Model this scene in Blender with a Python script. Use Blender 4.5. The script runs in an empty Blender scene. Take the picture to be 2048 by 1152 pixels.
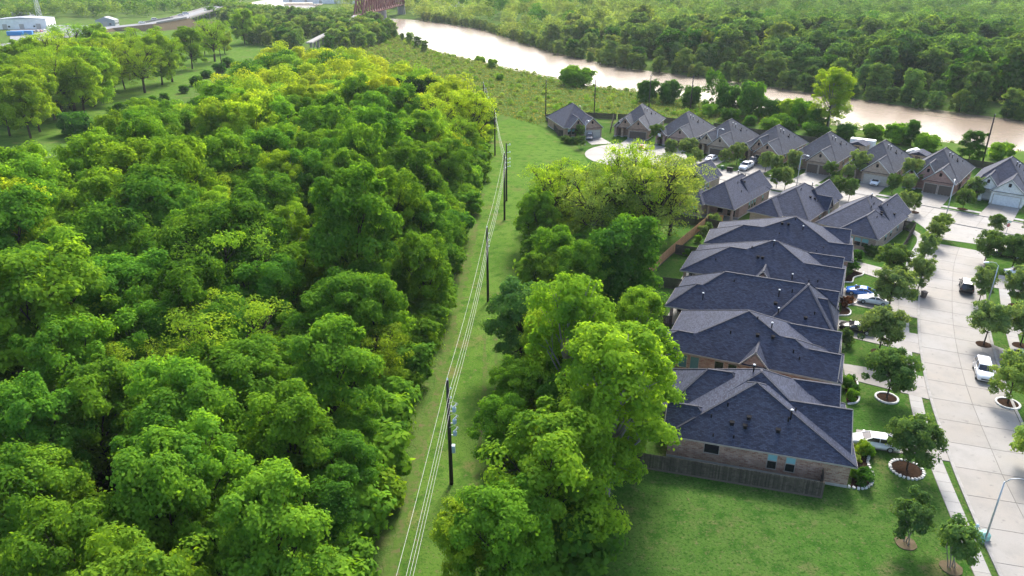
import bpy, math, random
import numpy as np
from mathutils import Vector

R = math.radians
rnd = random.Random(7)
scene = bpy.context.scene
col = scene.collection

# ------------------------------------------------------------------ camera, sky, sun, exposure
CAM_H, PITCH, FPX = 48.0, R(24.0), 1480.0
cd = bpy.data.cameras.new("camera"); cam = bpy.data.objects.new("camera", cd); col.objects.link(cam)
cam.location = (0, 0, CAM_H); cam.rotation_euler = (R(90) - PITCH, 0, 0)
cd.sensor_width = 36.0; cd.lens = 36.0 * FPX / 2048.0
cd.clip_start = 0.5; cd.clip_end = 9000
scene.camera = cam

SUN_EL, SUN_AZ = R(40), R(16)             # azimuth: clockwise from +Y
world = bpy.data.worlds.new("World"); scene.world = world; world.use_nodes = True
wn = world.node_tree; bg = wn.nodes["Background"]
sky = wn.nodes.new("ShaderNodeTexSky"); sky.sky_type = 'NISHITA'; sky.sun_disc = False
sky.sun_elevation = SUN_EL; sky.sun_rotation = SUN_AZ
sky.air_density = 1.0; sky.dust_density = 3.0; sky.ozone_density = 1.0
wn.links.new(sky.outputs[0], bg.inputs[0]); bg.inputs[1].default_value = 0.15
sd = bpy.data.lights.new("sun", 'SUN'); sun = bpy.data.objects.new("sun", sd); col.objects.link(sun)
sd.energy = 2.3; sd.angle = R(15); sd.color = (1.0, 0.965, 0.91)
sdir = Vector((math.sin(SUN_AZ) * math.cos(SUN_EL), math.cos(SUN_AZ) * math.cos(SUN_EL), math.sin(SUN_EL)))
sun.rotation_euler = sdir.to_track_quat('Z', 'Y').to_euler()
sun.location = (0, 0, 200)
vs = scene.view_settings
vs.view_transform = 'Standard'; vs.look = 'None'; vs.gamma = 1.0; vs.use_curve_mapping = False
vs.exposure = 1.45
scene.cycles.max_bounces = 6; scene.cycles.diffuse_bounces = 3; scene.cycles.glossy_bounces = 2
scene.cycles.transmission_bounces = 4; scene.cycles.transparent_max_bounces = 4
scene.cycles.use_denoising = True
scene.cycles.use_adaptive_sampling = True

# ------------------------------------------------------------------ helpers
def G(px, py, z=0.0):
    """Survey helper: world x, y of a spot at height z."""
    u = (px - 1024) / FPX; v = (py - 576) / FPX
    d = (u, math.cos(PITCH) - v * math.sin(PITCH), -math.sin(PITCH) - v * math.cos(PITCH))
    t = (CAM_H - z) / -d[2]
    return (d[0] * t, d[1] * t)

def tag(o, label=None, cat=None, group=None, kind=None):
    if label: o["label"] = label
    if cat: o["category"] = cat
    if group: o["group"] = group
    if kind: o["kind"] = kind
    return o

def empty(name, loc=(0, 0, 0), rz=0.0, **k):
    o = bpy.data.objects.new(name, None); col.objects.link(o)
    o.location = loc; o.rotation_euler = (0, 0, rz); o.empty_display_size = 0.5
    tag(o, **k); return o

def link(name, me, parent=None, loc=None, rz=None, **k):
    o = bpy.data.objects.new(name, me); col.objects.link(o)
    if parent is not None: o.parent = parent
    if loc is not None: o.location = loc
    if rz is not None: o.rotation_euler = (0, 0, rz)
    tag(o, **k); return o

class MB:
    """Collects boxes, prisms, tubes and lofts into one mesh."""
    def __init__(s): s.v = []; s.f = []; s.m = []; s.mi = 0
    def add(s, vs_, fs_):
        b = len(s.v); s.v += [tuple(p) for p in vs_]
        for f in fs_: s.f.append(tuple(b + i for i in f)); s.m.append(s.mi)
        return s
    def box(s, x0, x1, y0, y1, z0, z1):
        return s.add([(x0, y0, z0), (x1, y0, z0), (x1, y1, z0), (x0, y1, z0), (x0, y0, z1), (x1, y0, z1), (x1, y1, z1), (x0, y1, z1)],
                     [(3, 2, 1, 0), (4, 5, 6, 7), (0, 1, 5, 4), (1, 2, 6, 5), (2, 3, 7, 6), (3, 0, 4, 7)])
    def prism(s, poly, z0, z1):
        n = len(poly)
        return s.add([(x, y, z0) for x, y in poly] + [(x, y, z1) for x, y in poly],
                     [tuple(range(n - 1, -1, -1)), tuple(range(n, 2 * n))] + [(i, (i + 1) % n, n + (i + 1) % n, n + i) for i in range(n)])
    def bar(s, a, b, w, h=None):
        h = h or w
        a = Vector(a); b = Vector(b); d = (b - a).normalized()
        up = Vector((0, 0, 1)) if abs(d.z) < .95 else Vector((1, 0, 0))
        r = d.cross(up).normalized() * (w / 2); u = r.cross(d).normalized() * (h / 2)
        p = [a - r - u, a + r - u, a + r + u, a - r + u, b - r - u, b + r - u, b + r + u, b - r + u]
        return s.add(p, [(3, 2, 1, 0), (4, 5, 6, 7), (0, 1, 5, 4), (1, 2, 6, 5), (2, 3, 7, 6), (3, 0, 4, 7)])
    def tube(s, pts, rad, n=6):
        pts = [Vector(p) for p in pts]; rad = rad if isinstance(rad, (list, tuple)) else [rad] * len(pts)
        vs_ = []; prev = Vector((1, 0, 0))
        for i, p in enumerate(pts):
            d = (pts[min(i + 1, len(pts) - 1)] - pts[max(i - 1, 0)]).normalized()
            r = (prev - d * prev.dot(d))
            if r.length < 1e-3: r = d.orthogonal()
            r.normalize(); prev = r; u = d.cross(r)
            for k in range(n):
                a = 2 * math.pi * k / n
                vs_.append(p + (r * math.cos(a) + u * math.sin(a)) * rad[i])
        fs_ = [(i * n + k, i * n + (k + 1) % n, (i + 1) * n + (k + 1) % n, (i + 1) * n + k) for i in range(len(pts) - 1) for k in range(n)]
        fs_ += [tuple(range(n - 1, -1, -1)), tuple((len(pts) - 1) * n + k for k in range(n))]
        return s.add(vs_, fs_)
    def lathe(s, c, prof, n=12):
        vs_ = []; m = len(prof)
        for r, z in prof:
            for k in range(n):
                a = 2 * math.pi * k / n; vs_.append((c[0] + r * math.cos(a), c[1] + r * math.sin(a), c[2] + z))
        fs_ = [(i * n + k, i * n + (k + 1) % n, (i + 1) * n + (k + 1) % n, (i + 1) * n + k) for i in range(m - 1) for k in range(n)]
        fs_ += [tuple(range(n - 1, -1, -1)), tuple((m - 1) * n + k for k in range(n))]
        return s.add(vs_, fs_)
    def mesh(s, name, mats, smooth=False, uv=True):
        me = bpy.data.meshes.new(name); me.from_pydata(s.v, [], s.f)
        if not isinstance(mats, (list, tuple)): mats = [mats]
        for m in mats: me.materials.append(m)
        if len(mats) > 1: me.polygons.foreach_set("material_index", s.m)
        if uv and len(s.f) < 4000:
            ul = me.uv_layers.new(name="UVMap"); data = ul.data
            for p in me.polygons:
                nrm = p.normal; u = Vector((0, 0, 1)).cross(nrm)
                if u.length < 1e-4: u = Vector((1, 0, 0))
                u.normalize(); w = nrm.cross(u)
                for li in p.loop_indices:
                    co = me.vertices[me.loops[li].vertex_index].co
                    data[li].uv = (co.dot(u), co.dot(w))
        if smooth: me.shade_smooth()
        return me
    def build(s, name, mats, parent=None, smooth=False, **k):
        return link(name, s.mesh(name, mats, smooth), parent, **k)

# ------------------------------------------------------------------ materials
def new_mat(name):
    m = bpy.data.materials.new(name); m.use_nodes = True
    nt = m.node_tree; b = nt.nodes["Principled BSDF"]; return m, nt, b
def N(nt, t, **kw):
    n = nt.nodes.new(t)
    for k, v in kw.items():
        if k in n.inputs: n.inputs[k].default_value = v
        else: setattr(n, k, v)
    return n
def c4(c): return (c[0], c[1], c[2], 1.0)
def pos(nt): return nt.nodes.new("ShaderNodeNewGeometry").outputs["Position"]
def mixc(nt, fac, a, b, mode='MIX'):
    n = nt.nodes.new("ShaderNodeMix"); n.data_type = 'RGBA'; n.blend_type = mode
    for i, v in ((0, fac), (6, a), (7, b)):
        if hasattr(v, "links") or isinstance(v, bpy.types.NodeSocket): nt.links.new(v, n.inputs[i])
        elif i == 0: n.inputs[0].default_value = v
        else: n.inputs[i].default_value = c4(v) if len(v) == 3 else v
    return n.outputs[2]
def ramp(nt, fac, lo, hi):
    n = nt.nodes.new("ShaderNodeMapRange"); n.inputs[1].default_value = lo; n.inputs[2].default_value = hi
    nt.links.new(fac, n.inputs[0]); return n.outputs[0]
def noise(nt, vec, scale, detail=4, rough=.6):
    n = nt.nodes.new("ShaderNodeTexNoise"); n.inputs["Scale"].default_value = scale
    n.inputs["Detail"].default_value = detail; n.inputs["Roughness"].default_value = rough
    nt.links.new(vec, n.inputs["Vector"]); return n.outputs["Fac"]
def bump(nt, b, h, strength=.3, dist=.05):
    n = nt.nodes.new("ShaderNodeBump"); n.inputs["Strength"].default_value = strength; n.inputs["Distance"].default_value = dist
    nt.links.new(h, n.inputs["Height"]); nt.links.new(n.outputs[0], b.inputs["Normal"])
def plain(name, c, rough=.6, metal=0.0, var=.12, scale=3.0, spec=.5):
    m, nt, b = new_mat(name)
    f = noise(nt, pos(nt), scale)
    out = mixc(nt, ramp(nt, f, .3, .7), [x * (1 - var) for x in c], [min(1, x * (1 + var)) for x in c])
    nt.links.new(out, b.inputs["Base Color"]); b.inputs["Roughness"].default_value = rough
    b.inputs["Metallic"].default_value = metal; b.inputs["Specular IOR Level"].default_value = spec
    return m
def ground_mat(name, layers, base, bumpscale=6.0, bstr=.5, bdist=.06, rough=.9):
    """layers: (colour, noise scale, low, high)"""
    m, nt, b = new_mat(name); p = pos(nt); out = None
    for c, sc, lo, hi in layers:
        f = ramp(nt, noise(nt, p, sc, 5, .65), lo, hi)
        out = mixc(nt, f, out if out is not None else base, c)
    nt.links.new(out, b.inputs["Base Color"]); b.inputs["Roughness"].default_value = rough
    b.inputs["Specular IOR Level"].default_value = 0.0
    bump(nt, b, noise(nt, p, bumpscale, 5, .7), bstr, bdist)
    return m
M = {}
M['meadow'] = ground_mat('meadow', [((.10, .15, .035), .06, .35, .65), ((.16, .15, .06), .11, .52, .75), ((.06, .13, .022), .35, .45, .7), ((.19, .17, .09), 1.1, .55, .85)], (.085, .15, .03), 1.5, .8, .4)
M['lawn'] = ground_mat('lawn', [((.072, .132, .027), .08, .38, .60), ((.118, .118, .048), .20, .54, .70), ((.034, .095, .014), .50, .50, .62), ((.130, .125, .055), 1.6, .56, .72), ((.026, .072, .012), 3.5, .50, .64), ((.14, .14, .065), 6.0, .57, .72)], (.052, .125, .019), 9.0, 1.0, .10)
M['strip'] = ground_mat('mown_strip', [((.110, .190, .032), .07, .36, .60), ((.165, .150, .058), .15, .55, .70), ((.055, .125, .018), .5, .48, .64), ((.16, .145, .065), 1.8, .56, .70), ((.045, .105, .016), 4.0, .52, .66)], (.085, .165, .024), 6.0, 1.0, .10)
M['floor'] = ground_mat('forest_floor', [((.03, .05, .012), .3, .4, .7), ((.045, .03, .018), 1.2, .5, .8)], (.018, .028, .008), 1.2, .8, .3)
M['mulch'] = ground_mat('mulch', [((.05, .03, .02), 4, .4, .7)], (.03, .02, .014), 12, .9, .06)
M['dirt'] = ground_mat('dirt', [((.15, .115, .075), 1.5, .4, .7), ((.06, .085, .03), 2.5, .5, .7)], (.11, .085, .055), 6, .5, .05)
def concrete(name, c, stain, uvj=False):
    m, nt, b = new_mat(name); p = pos(nt)
    o = mixc(nt, ramp(nt, noise(nt, p, .12, 3), .35, .7), c, [c[0] * 1.0, c[1] * .93, c[2] * .84])
    o = mixc(nt, ramp(nt, noise(nt, p, .45, 6, .7), .46, .70), o, stain)
    o = mixc(nt, ramp(nt, noise(nt, p, 1.1, 3, .5), .64, .78), o, [x * .55 for x in stain])
    o = mixc(nt, ramp(nt, noise(nt, p, 14, 3), .4, .9), o, [x * .75 for x in c])
    oi = nt.nodes.new("ShaderNodeObjectInfo")
    o2 = mixc(nt, ramp(nt, oi.outputs["Random"], 0, 1), (1, 1, 1), (.88, .86, .83))
    o = mixc(nt, 1.0, o, o2, 'MULTIPLY')
    nt.links.new(o, b.inputs["Base Color"]); b.inputs["Roughness"].default_value = .75
    bump(nt, b, noise(nt, p, 20, 4), .2, .01); return m
M['road'] = concrete('road_concrete', (.255, .248, .232), (.205, .195, .175))
M['walk'] = concrete('walk_concrete', (.28, .28, .27), (.235, .23, .22))
M['drive'] = concrete('drive_concrete', (.26, .25, .232), (.20, .188, .172))
M['joint'] = plain('joint_filler', (.12, .11, .095), .9)
M['curb'] = plain('kerb_concrete', (.25, .24, .22), .9, var=.2, scale=1.5)
M['asphalt'] = plain('asphalt', (.20, .20, .20), .9, scale=.3)
def uvbrick(name, c1, c2, mortar, w, h, mor, varscale=.4, rough=.85, bstr=.35, spec=.3, var=.3):
    m, nt, b = new_mat(name); uvn = nt.nodes.new("ShaderNodeTexCoord")
    br = nt.nodes.new("ShaderNodeTexBrick")
    br.inputs["Color1"].default_value = c4(c1); br.inputs["Color2"].default_value = c4(c2); br.inputs["Mortar"].default_value = c4(mortar)
    br.inputs["Scale"].default_value = 1.0; br.inputs["Brick Width"].default_value = w; br.inputs["Row Height"].default_value = h
    br.inputs["Mortar Size"].default_value = mor; br.inputs["Bias"].default_value = 0.0
    nt.links.new(uvn.outputs["UV"], br.inputs["Vector"])
    f = ramp(nt, noise(nt, uvn.outputs["UV"], varscale, 5, .7), .3, .7)
    o = mixc(nt, f, [1 - var] * 3, [1 + var * .5] * 3)
    o = mixc(nt, 1.0, br.outputs["Color"], o, 'MULTIPLY')
    g = ramp(nt, noise(nt, uvn.outputs["UV"], 5.0, 3, .8), .3, .75)
    o = mixc(nt, g, o, mixc(nt, 1.0, o, (1.45, 1.45, 1.5), 'MULTIPLY'))
    nt.links.new(o, b.inputs["Base Color"]); b.inputs["Roughness"].default_value = rough
    b.inputs["Specular IOR Level"].default_value = spec
    bump(nt, b, br.outputs["Fac"], -bstr, .02); return m
M['shingle'] = uvbrick('roof_shingle', (.017, .022, .040), (.046, .056, .090), (.008, .010, .018), .34, .15, .012, .5, .85, .5, .30, .16)
M['shingle_old'] = uvbrick('weathered_roof_shingle', (.028, .034, .048), (.058, .066, .084), (.017, .020, .027), .36, .15, .012, .35, .85, .4, .30, .45)
M['ridge'] = uvbrick('ridge_shingle', (.024, .028, .042), (.042, .046, .062), (.012, .014, .02), .3, .3, .02, .8, .8)
BR = {}
def brickmat(n, a, b, mo=(.30, .28, .25)):
    BR[n] = uvbrick('brick_' + n, a, b, mo, .42, .16, .02, .6, .9, .3, .25, .25)
brickmat('brown', (.24, .115, .072), (.40, .27, .19), (.30, .25, .21)); brickmat('red', (.27, .11, .085), (.34, .17, .13)); brickmat('tan', (.30, .20, .135), (.42, .31, .22))
brickmat('white', (.55, .54, .52), (.66, .65, .62), (.5, .5, .48)); brickmat('rose', (.28, .16, .13), (.36, .23, .19))
M['stone'] = ground_mat('white_stone', [((.5, .48, .44), 2.0, .4, .6)], (.68, .67, .64), 8, .5, .03)
M['trim'] = plain('trim_paint', (.36, .32, .27), .7)
M['whitetrim'] = plain('white_trim', (.78, .78, .76), .5, var=.04)
M['rake'] = plain('rake_paint', (.45, .44, .42), .6, var=.06)
M['soffit'] = plain('soffit', (.40, .36, .30), .7)
M['plinth'] = plain('foundation', (.38, .37, .34), .9)
M['garage_brown'] = plain('garage_brown', (.10, .075, .06), .5); M['garage_tan'] = plain('garage_tan', (.40, .37, .33), .5); M['garage_white'] = plain('garage_white', (.62, .63, .64), .5)
M['door'] = plain('front_door', (.07, .04, .03), .5)
def glassmat(name, c, rough=.08):
    m, nt, b = new_mat(name); b.inputs["Base Color"].default_value = c4(c); b.inputs["Roughness"].default_value = rough
    b.inputs["Specular IOR Level"].default_value = .8; return m
M['glass'] = glassmat('window_glass', (.10, .22, .24)); M['glass_dark'] = glassmat('dark_glass', (.018, .02, .024)); M['blind'] = plain('window_blind', (.22, .46, .48), .4, var=.05)
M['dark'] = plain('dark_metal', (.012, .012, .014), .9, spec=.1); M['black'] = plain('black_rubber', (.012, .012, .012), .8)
M['pole'] = plain('pole_wood', (.022, .017, .014), .85, scale=2, var=.3); M['grey_metal'] = plain('galvanised_metal', (.42, .45, .47), .45, .5)
M['insul'] = plain('grey_enamel', (.45, .55, .62), .4); M['wire'] = plain('aluminium_wire', (.52, .50, .44), .5, .2)
def woodmat(name, a, b_, sc=.6):
    m, nt, b = new_mat(name); oi = nt.nodes.new("ShaderNodeObjectInfo"); p = pos(nt)
    o = mixc(nt, oi.outputs["Random"], a, b_)
    o = mixc(nt, ramp(nt, noise(nt, p, 3.0, 4, .7), .4, .75), o, [x * .6 for x in a])
    nt.links.new(o, b.inputs["Base Color"]); b.inputs["Roughness"].default_value = .9; return m
M['wood_grey'] = woodmat('weathered_wood', (.040, .032, .025), (.125, .105, .082)); M['wood_dark'] = woodmat('dark_wood', (.05, .042, .034), (.085, .072, .058))
M['wood_new'] = woodmat('cedar_wood', (.50, .24, .10), (.62, .33, .15)); M['rail'] = plain('fence_rail', (.11, .09, .07), .9)
M['bark'] = ground_mat('bark', [((.075, .062, .048), 2.5, .4, .7)], (.045, .036, .028), 5, .8, .05); M['barkpale'] = plain('pale_bark', (.22, .20, .17), .9)
M['rust'] = plain('rusty_steel', (.15, .045, .035), .85, var=.35, scale=.4); M['stonepier'] = plain('bridge_pier', (.24, .23, .21), .9)
M['steelroof'] = plain('steel_roof', (.45, .55, .58), .45, .1, scale=.2); M['whitewall'] = plain('white_metal_wall', (.72, .72, .70), .6, scale=.3); M['greyroof'] = plain('grey_roof', (.30, .32, .34), .7)
M['tarp'] = plain('blue_container', (.03, .22, .50), .5); M['red'] = plain('red_plastic', (.45, .05, .03), .5); M['teal'] = plain('green_enamel', (.20, .42, .36), .5); M['yellow'] = plain('yellow_paint', (.75, .5, .05), .6)
def paint(name, c, metal=0):
    m, nt, b = new_mat(name); b.inputs["Base Color"].default_value = c4(c); b.inputs["Roughness"].default_value = .25
    b.inputs["Coat Weight"].default_value = .5; b.inputs["Metallic"].default_value = metal; return m
PA = {'white': paint('white_car_paint', (.78, .79, .80)), 'silver': paint('silver_car_paint', (.45, .46, .48), .4), 'black': paint('black_car_paint', (.012, .012, .014)), 'blue': paint('blue_car_paint', (.03, .17, .55)),
      'grey': paint('grey_car_paint', (.12, .13, .14), .3), 'steel': paint('steel_blue_car_paint', (.16, .26, .33), .3), 'red': paint('red_car_paint', (.4, .03, .03))}
M['headlight'] = plain('headlight_lens', (.7, .72, .72), .15, var=.02); M['taillight'] = plain('taillight_lens', (.35, .02, .02), .2)

def leafmat(name, transl=.5, vcol=False):
    m = bpy.data.materials.new(name); m.use_nodes = True; nt = m.node_tree; nt.nodes.clear()
    out = nt.nodes.new("ShaderNodeOutputMaterial")
    at = nt.nodes.new("ShaderNodeAttribute"); at.attribute_name = "leafvar"
    f = ramp(nt, at.outputs["Fac"], 0, 1)
    tint = mixc(nt, f, (.68, .78, .8), (1.65, 1.42, .95))
    if vcol:
        ac = nt.nodes.new("ShaderNodeAttribute"); ac.attribute_name = "leafcol"; src = ac.outputs["Color"]
    else: src = nt.nodes.new("ShaderNodeObjectInfo").outputs["Color"]
    c = mixc(nt, 1.0, src, tint, 'MULTIPLY')
    d = nt.nodes.new("ShaderNodeBsdfDiffuse"); t = nt.nodes.new("ShaderNodeBsdfTranslucent")
    nt.links.new(c, d.inputs[0])
    tc = mixc(nt, 1.0, c, (1.5, 1.4, .55), 'MULTIPLY'); nt.links.new(tc, t.inputs[0])
    mx = nt.nodes.new("ShaderNodeMixShader"); mx.inputs[0].default_value = transl
    nt.links.new(d.outputs[0], mx.inputs[1]); nt.links.new(t.outputs[0], mx.inputs[2])
    nt.links.new(mx.outputs[0], out.inputs[0]); return m
M['leaf'] = leafmat('leaves')
M['leafvc'] = leafmat('mass_leaves', .45)
M['leafcol'] = leafmat('canopy_leaves', .45, True)

# water: silty brown river, rippled and glossy
m, nt, b = new_mat('river_water'); p = pos(nt)
o = mixc(nt, ramp(nt, noise(nt, p, .03, 4), .35, .7), (.21, .15, .10), (.28, .205, .14))
nt.links.new(o, b.inputs["Base Color"]); b.inputs["Roughness"].default_value = .24; b.inputs["Specular IOR Level"].default_value = .5; b.inputs["IOR"].default_value = 1.75
mp = nt.nodes.new("ShaderNodeMapping"); mp.inputs["Scale"].default_value = (1, 1, 1); nt.links.new(p, mp.inputs[0])
bump(nt, b, noise(nt, mp.outputs[0], .22, 6, .55), .14, .3)
M['water'] = m

# ------------------------------------------------------------------ ground, river, lawns
NB = [(420, -40), (260, 110), (180, 172), (142.6, 203), (117, 224), (97.6, 250), (77, 271), (55, 300), (36.6, 316), (8.5, 358), (-18, 400), (-41, 440), (-66, 510), (-92, 590), (-150, 645), (-220, 690), (-290, 800), (-340, 1100)]
FB = [(-250, 1100), (-215, 850), (-165, 745), (-80, 690), (-24, 600), (10, 490), (27, 437), (55, 378), (86, 348), (117, 309), (142, 277), (171, 247), (230, 196), (320, 140), (470, 10)]
RIVER = NB + FB
def inside(poly, X, Y):
    r = np.zeros(X.shape, bool); n = len(poly)
    for i in range(n):
        x0, y0 = poly[i]; x1, y1 = poly[(i + 1) % n]
        c = ((y0 > Y) != (y1 > Y)); den = (y1 - y0) if y1 != y0 else 1e-9
        r ^= c & (X < (x1 - x0) * (Y - y0) / den + x0)
    return r
def dist(poly, X, Y, closed=True):
    d = np.full(X.shape, 1e9); n = len(poly)
    for i in range(n if closed else n - 1):
        x0, y0 = poly[i]; x1, y1 = poly[(i + 1) % n]; dx, dy = x1 - x0, y1 - y0
        t = np.clip(((X - x0) * dx + (Y - y0) * dy) / (dx * dx + dy * dy + 1e-9), 0, 1)
        d = np.minimum(d, np.hypot(X - x0 - t * dx, Y - y0 - t * dy))
    return d
def riverd(X, Y):
    X = np.asarray(X, float); Y = np.asarray(Y, float)
    d = dist(RIVER, X, Y); return np.where(inside(RIVER, X, Y), d, -d)
def gheight(X, Y):
    s = np.clip((riverd(X, Y) + 5) / 10, 0, 1); return -4.0 * s * s * (3 - 2 * s)
gx = np.array([-4000, -2200, -1300, -900, -700] + list(np.arange(-520, 640, 5)) + [720, 900, 1300, 2200, 4000], float)
gy = np.array([-1500, -600, -200, -60] + list(np.arange(0, 860, 5)) + [900, 1000, 1200, 1600, 2500, 5000], float)
XX, YY = np.meshgrid(gx, gy); ZZ = gheight(XX, YY)
nx, ny = len(gx), len(gy)
me = bpy.data.meshes.new("ground")
vv = np.stack([XX.ravel(), YY.ravel(), ZZ.ravel()], 1)
ii = (np.arange(ny - 1)[:, None] * nx + np.arange(nx - 1)[None, :]).ravel()
me.from_pydata(vv.tolist(), [], np.stack([ii, ii + 1, ii + nx + 1, ii + nx], 1).tolist())
me.materials.append(M['meadow']); me.shade_smooth()
link("ground", me, kind="structure")
wat = MB()
def offset(poly, d):
    out = []; n = len(poly)
    for i in range(n):
        a = Vector(poly[i - 1]); b_ = Vector(poly[i]); c = Vector(poly[(i + 1) % n])
        e1 = (b_ - a).normalized(); e2 = (c - b_).normalized()
        nn = (Vector((e1.y, -e1.x)) + Vector((e2.y, -e2.x)))
        nn = nn.normalized() if nn.length > .2 else Vector((e1.y, -e1.x))
        out.append((b_.x + nn.x * d, b_.y + nn.y * d))
    return out
area = sum(RIVER[i - 1][0] * RIVER[i][1] - RIVER[i][0] * RIVER[i - 1][1] for i in range(len(RIVER)))
wat.add([(x, y, -1.5) for x, y in offset(RIVER, 3.0 if area > 0 else -3.0)], [tuple(range(len(RIVER)))])
wat.build("river", M['water'], kind="structure")

def sheet(name, pts, z, mat, kind="structure", **k):
    mb = MB(); a = sum(pts[i - 1][0] * pts[i][1] - pts[i][0] * pts[i - 1][1] for i in range(len(pts)))
    if a < 0: pts = pts[::-1]
    mb.add([(x, y, z) for x, y in pts], [tuple(range(len(pts)))]); return mb.build(name, mat, kind=kind, **k)
ST = (.766, -.643); DP = (.643, .766)           # along the far street / away from it
def SP(base, a, d): return (base[0] + ST[0] * a + DP[0] * d, base[1] + ST[1] * a + DP[1] * d)
WOOD_L = [(-15, 20), (-14, 60), (-12.6, 82), (-11.6, 111), (-10.6, 148), (-9.5, 185), (-10, 222), G(985, 205, 9), G(945, 170, 11), G(860, 135, 12), G(745, 108, 12), G(640, 90, 12), G(525, 100, 12), G(425, 148, 12), G(335, 205, 12), G(215, 275, 13), G(60, 332, 12), G(-40, 372, 12), (-120, 120), (-75, 70), (-42, 20)]
WOOD_M = [(-3, 36), (-1.5, 58), (1.2, 70), (1.8, 90), (1.2, 104), (1.5, 125), (3, 140), (6, 152), (14, 160), (26, 158), (30, 150), (27, 139), (20, 127), (14, 115), (12.5, 104), (10.5, 92), (10, 80), (11.5, 68), (9.5, 60), (7.5, 52), (7, 36)]
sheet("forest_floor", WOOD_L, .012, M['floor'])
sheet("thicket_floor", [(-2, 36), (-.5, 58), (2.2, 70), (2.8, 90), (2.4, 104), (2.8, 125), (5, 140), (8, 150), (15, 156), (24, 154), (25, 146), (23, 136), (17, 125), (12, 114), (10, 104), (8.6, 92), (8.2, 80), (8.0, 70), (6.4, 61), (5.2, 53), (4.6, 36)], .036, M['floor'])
sheet("mown_strip", [(-11, 0), (-10, 60), (-8.5, 111), (-8, 150), (-7, 190), (-9, 232), (0, 246), (6, 240), (12, 226), (16, 215), (20, 196), (26, 178), (36, 165), (24, 140), (14, 110), (6, 70), (3, 40), (2, 0)], .020, M['strip'])
sheet("lawn", [(1, 0), (2, 40), (5, 70), (9, 95), (15, 112), (32, 136), (34, 160), (20, 180), (18, 212), (22, 238), (40, 236), (66, 228), (150, 160), (190, 100), (130, 30), (80, 0)], .028, M['lawn'])
sheet("mown_field", [G(-60, 420), G(70, 330), G(215, 255), G(330, 205), G(420, 165), G(520, 112), G(590, 75), G(520, 50), G(430, 40), G(350, 62), G(200, 70), G(60, 95), G(-160, 130), G(-300, 300)], .022, M['strip'])
# ------------------------------------------------------------------ streets
def smooth(pts, n=6):
    out = []
    P_ = [Vector(p) for p in pts]; P_ = [P_[0] * 2 - P_[1]] + P_ + [P_[-1] * 2 - P_[-2]]
    for i in range(1, len(P_) - 2):
        for k in range(n):
            t = k / n; a, b_, c, d = P_[i - 1], P_[i], P_[i + 1], P_[i + 2]
            out.append(.5 * ((2 * b_) + (c - a) * t + (2 * a - 5 * b_ + 4 * c - d) * t * t + (3 * b_ - a - 3 * c + d) * t ** 3))
    out.append(P_[-2]); return out
def resample(pts, step):
    out = [pts[0].copy()]; acc = 0.0
    for a, b_ in zip(pts, pts[1:]):
        L = (b_ - a).length; t = step - acc
        while t <= L:
            out.append(a + (b_ - a) * (t / L)); t += step
        acc = (acc + L) % step
    return out
def normals(pts):
    o = []
    for i in range(len(pts)):
        d = (pts[min(i + 1, len(pts) - 1)] - pts[max(i - 1, 0)]).normalized(); o.append(Vector((d.y, -d.x)))
    return o
def slabs(parent, pts, offs, z, th, mat, gap=.04, name="slab"):
    """Concrete slabs between the sampled stations, one object each, joints left open."""
    nn = normals(pts)
    for i in range(len(pts) - 1):
        for a, b_ in zip(offs, offs[1:]):
            q = [pts[i] + nn[i] * a, pts[i] + nn[i] * b_, pts[i + 1] + nn[i + 1] * b_, pts[i + 1] + nn[i + 1] * a]
            c = sum(q, Vector((0, 0))) / 4
            q = [c + (p_ - c) * (1 - gap / max(.3, (p_ - c).length)) for p_ in q]
            m_ = MB(); m_.prism([(p_.x - c.x, p_.y - c.y) for p_ in q], -th, 0)
            m_.build(name, mat, parent, loc=(c.x, c.y, z))
def strip(mb, pts, a, b_, z0, z1):
    nn = normals(pts)
    for i in range(len(pts) - 1):
        q = [pts[i] + nn[i] * a, pts[i] + nn[i] * b_, pts[i + 1] + nn[i + 1] * b_, pts[i + 1] + nn[i + 1] * a]
        mb.prism([(p_.x, p_.y) for p_ in q], z0, z1)
# ground worn thin along the wood's edge and on the vehicle tracks
M['worn'] = ground_mat('worn_grass', [((.135, .120, .055), .9, .45, .65), ((.07, .125, .024), 2.2, .48, .62)], (.085, .145, .028), 6, .8, .08)
for pts, w in (([(-10.4, 40), (-10.0, 62), (-8.9, 82), (-8.0, 111), (-7.2, 140), (-6.8, 160)], .75), ([(-4.4, 45), (-3.6, 62), (-3.4, 75), (-3.8, 92)], .32), ([(-2.4, 62), (-2.0, 75), (-2.3, 92)], .28), ([(13, 232), (15, 214), (19, 197), (23, 187)], 1.1)):
    L_ = []; R_ = []
    for q in resample(smooth(pts), .9):
        L_.append((q.x - w * rnd.uniform(.25, 1.4), q.y)); R_.append((q.x + w * rnd.uniform(.25, 1.4), q.y))
    sheet("dirt_track", L_ + R_[::-1], .044, M['worn'])
LK = [(36.5, 22), (38.6, 34), (41.7, 47.6), (45.1, 60.2), (47.0, 66.1), (50.0, 75), (52.9, 82.4), (57.7, 93.2), (63.8, 105.1), (72, 119.6), (80.0, 131.6)]
RW = 8.6
lk = resample(smooth(LK), 4.6); 
road = MB(); strip(road, lk, -.2, RW + .2, -.05, .045)
rd = road.build("road", M['joint'], kind="structure")
slabs(rd, lk, [0, RW / 2, RW], .07, .06, M['road'])
FK = [(41.9 + .766 * t, 177.5 - .643 * t) for t in (-1, 15, 30, 45, 60, 75, 95, 120)]     # near kerb of the far street
fk = resample([Vector(p_) for p_ in FK], 4.6)
fs = MB(); strip(fs, fk, -RW + .0, .2, -.05, .041)
fsr = fs.build("cross_street", M['joint'], kind="structure")
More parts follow.
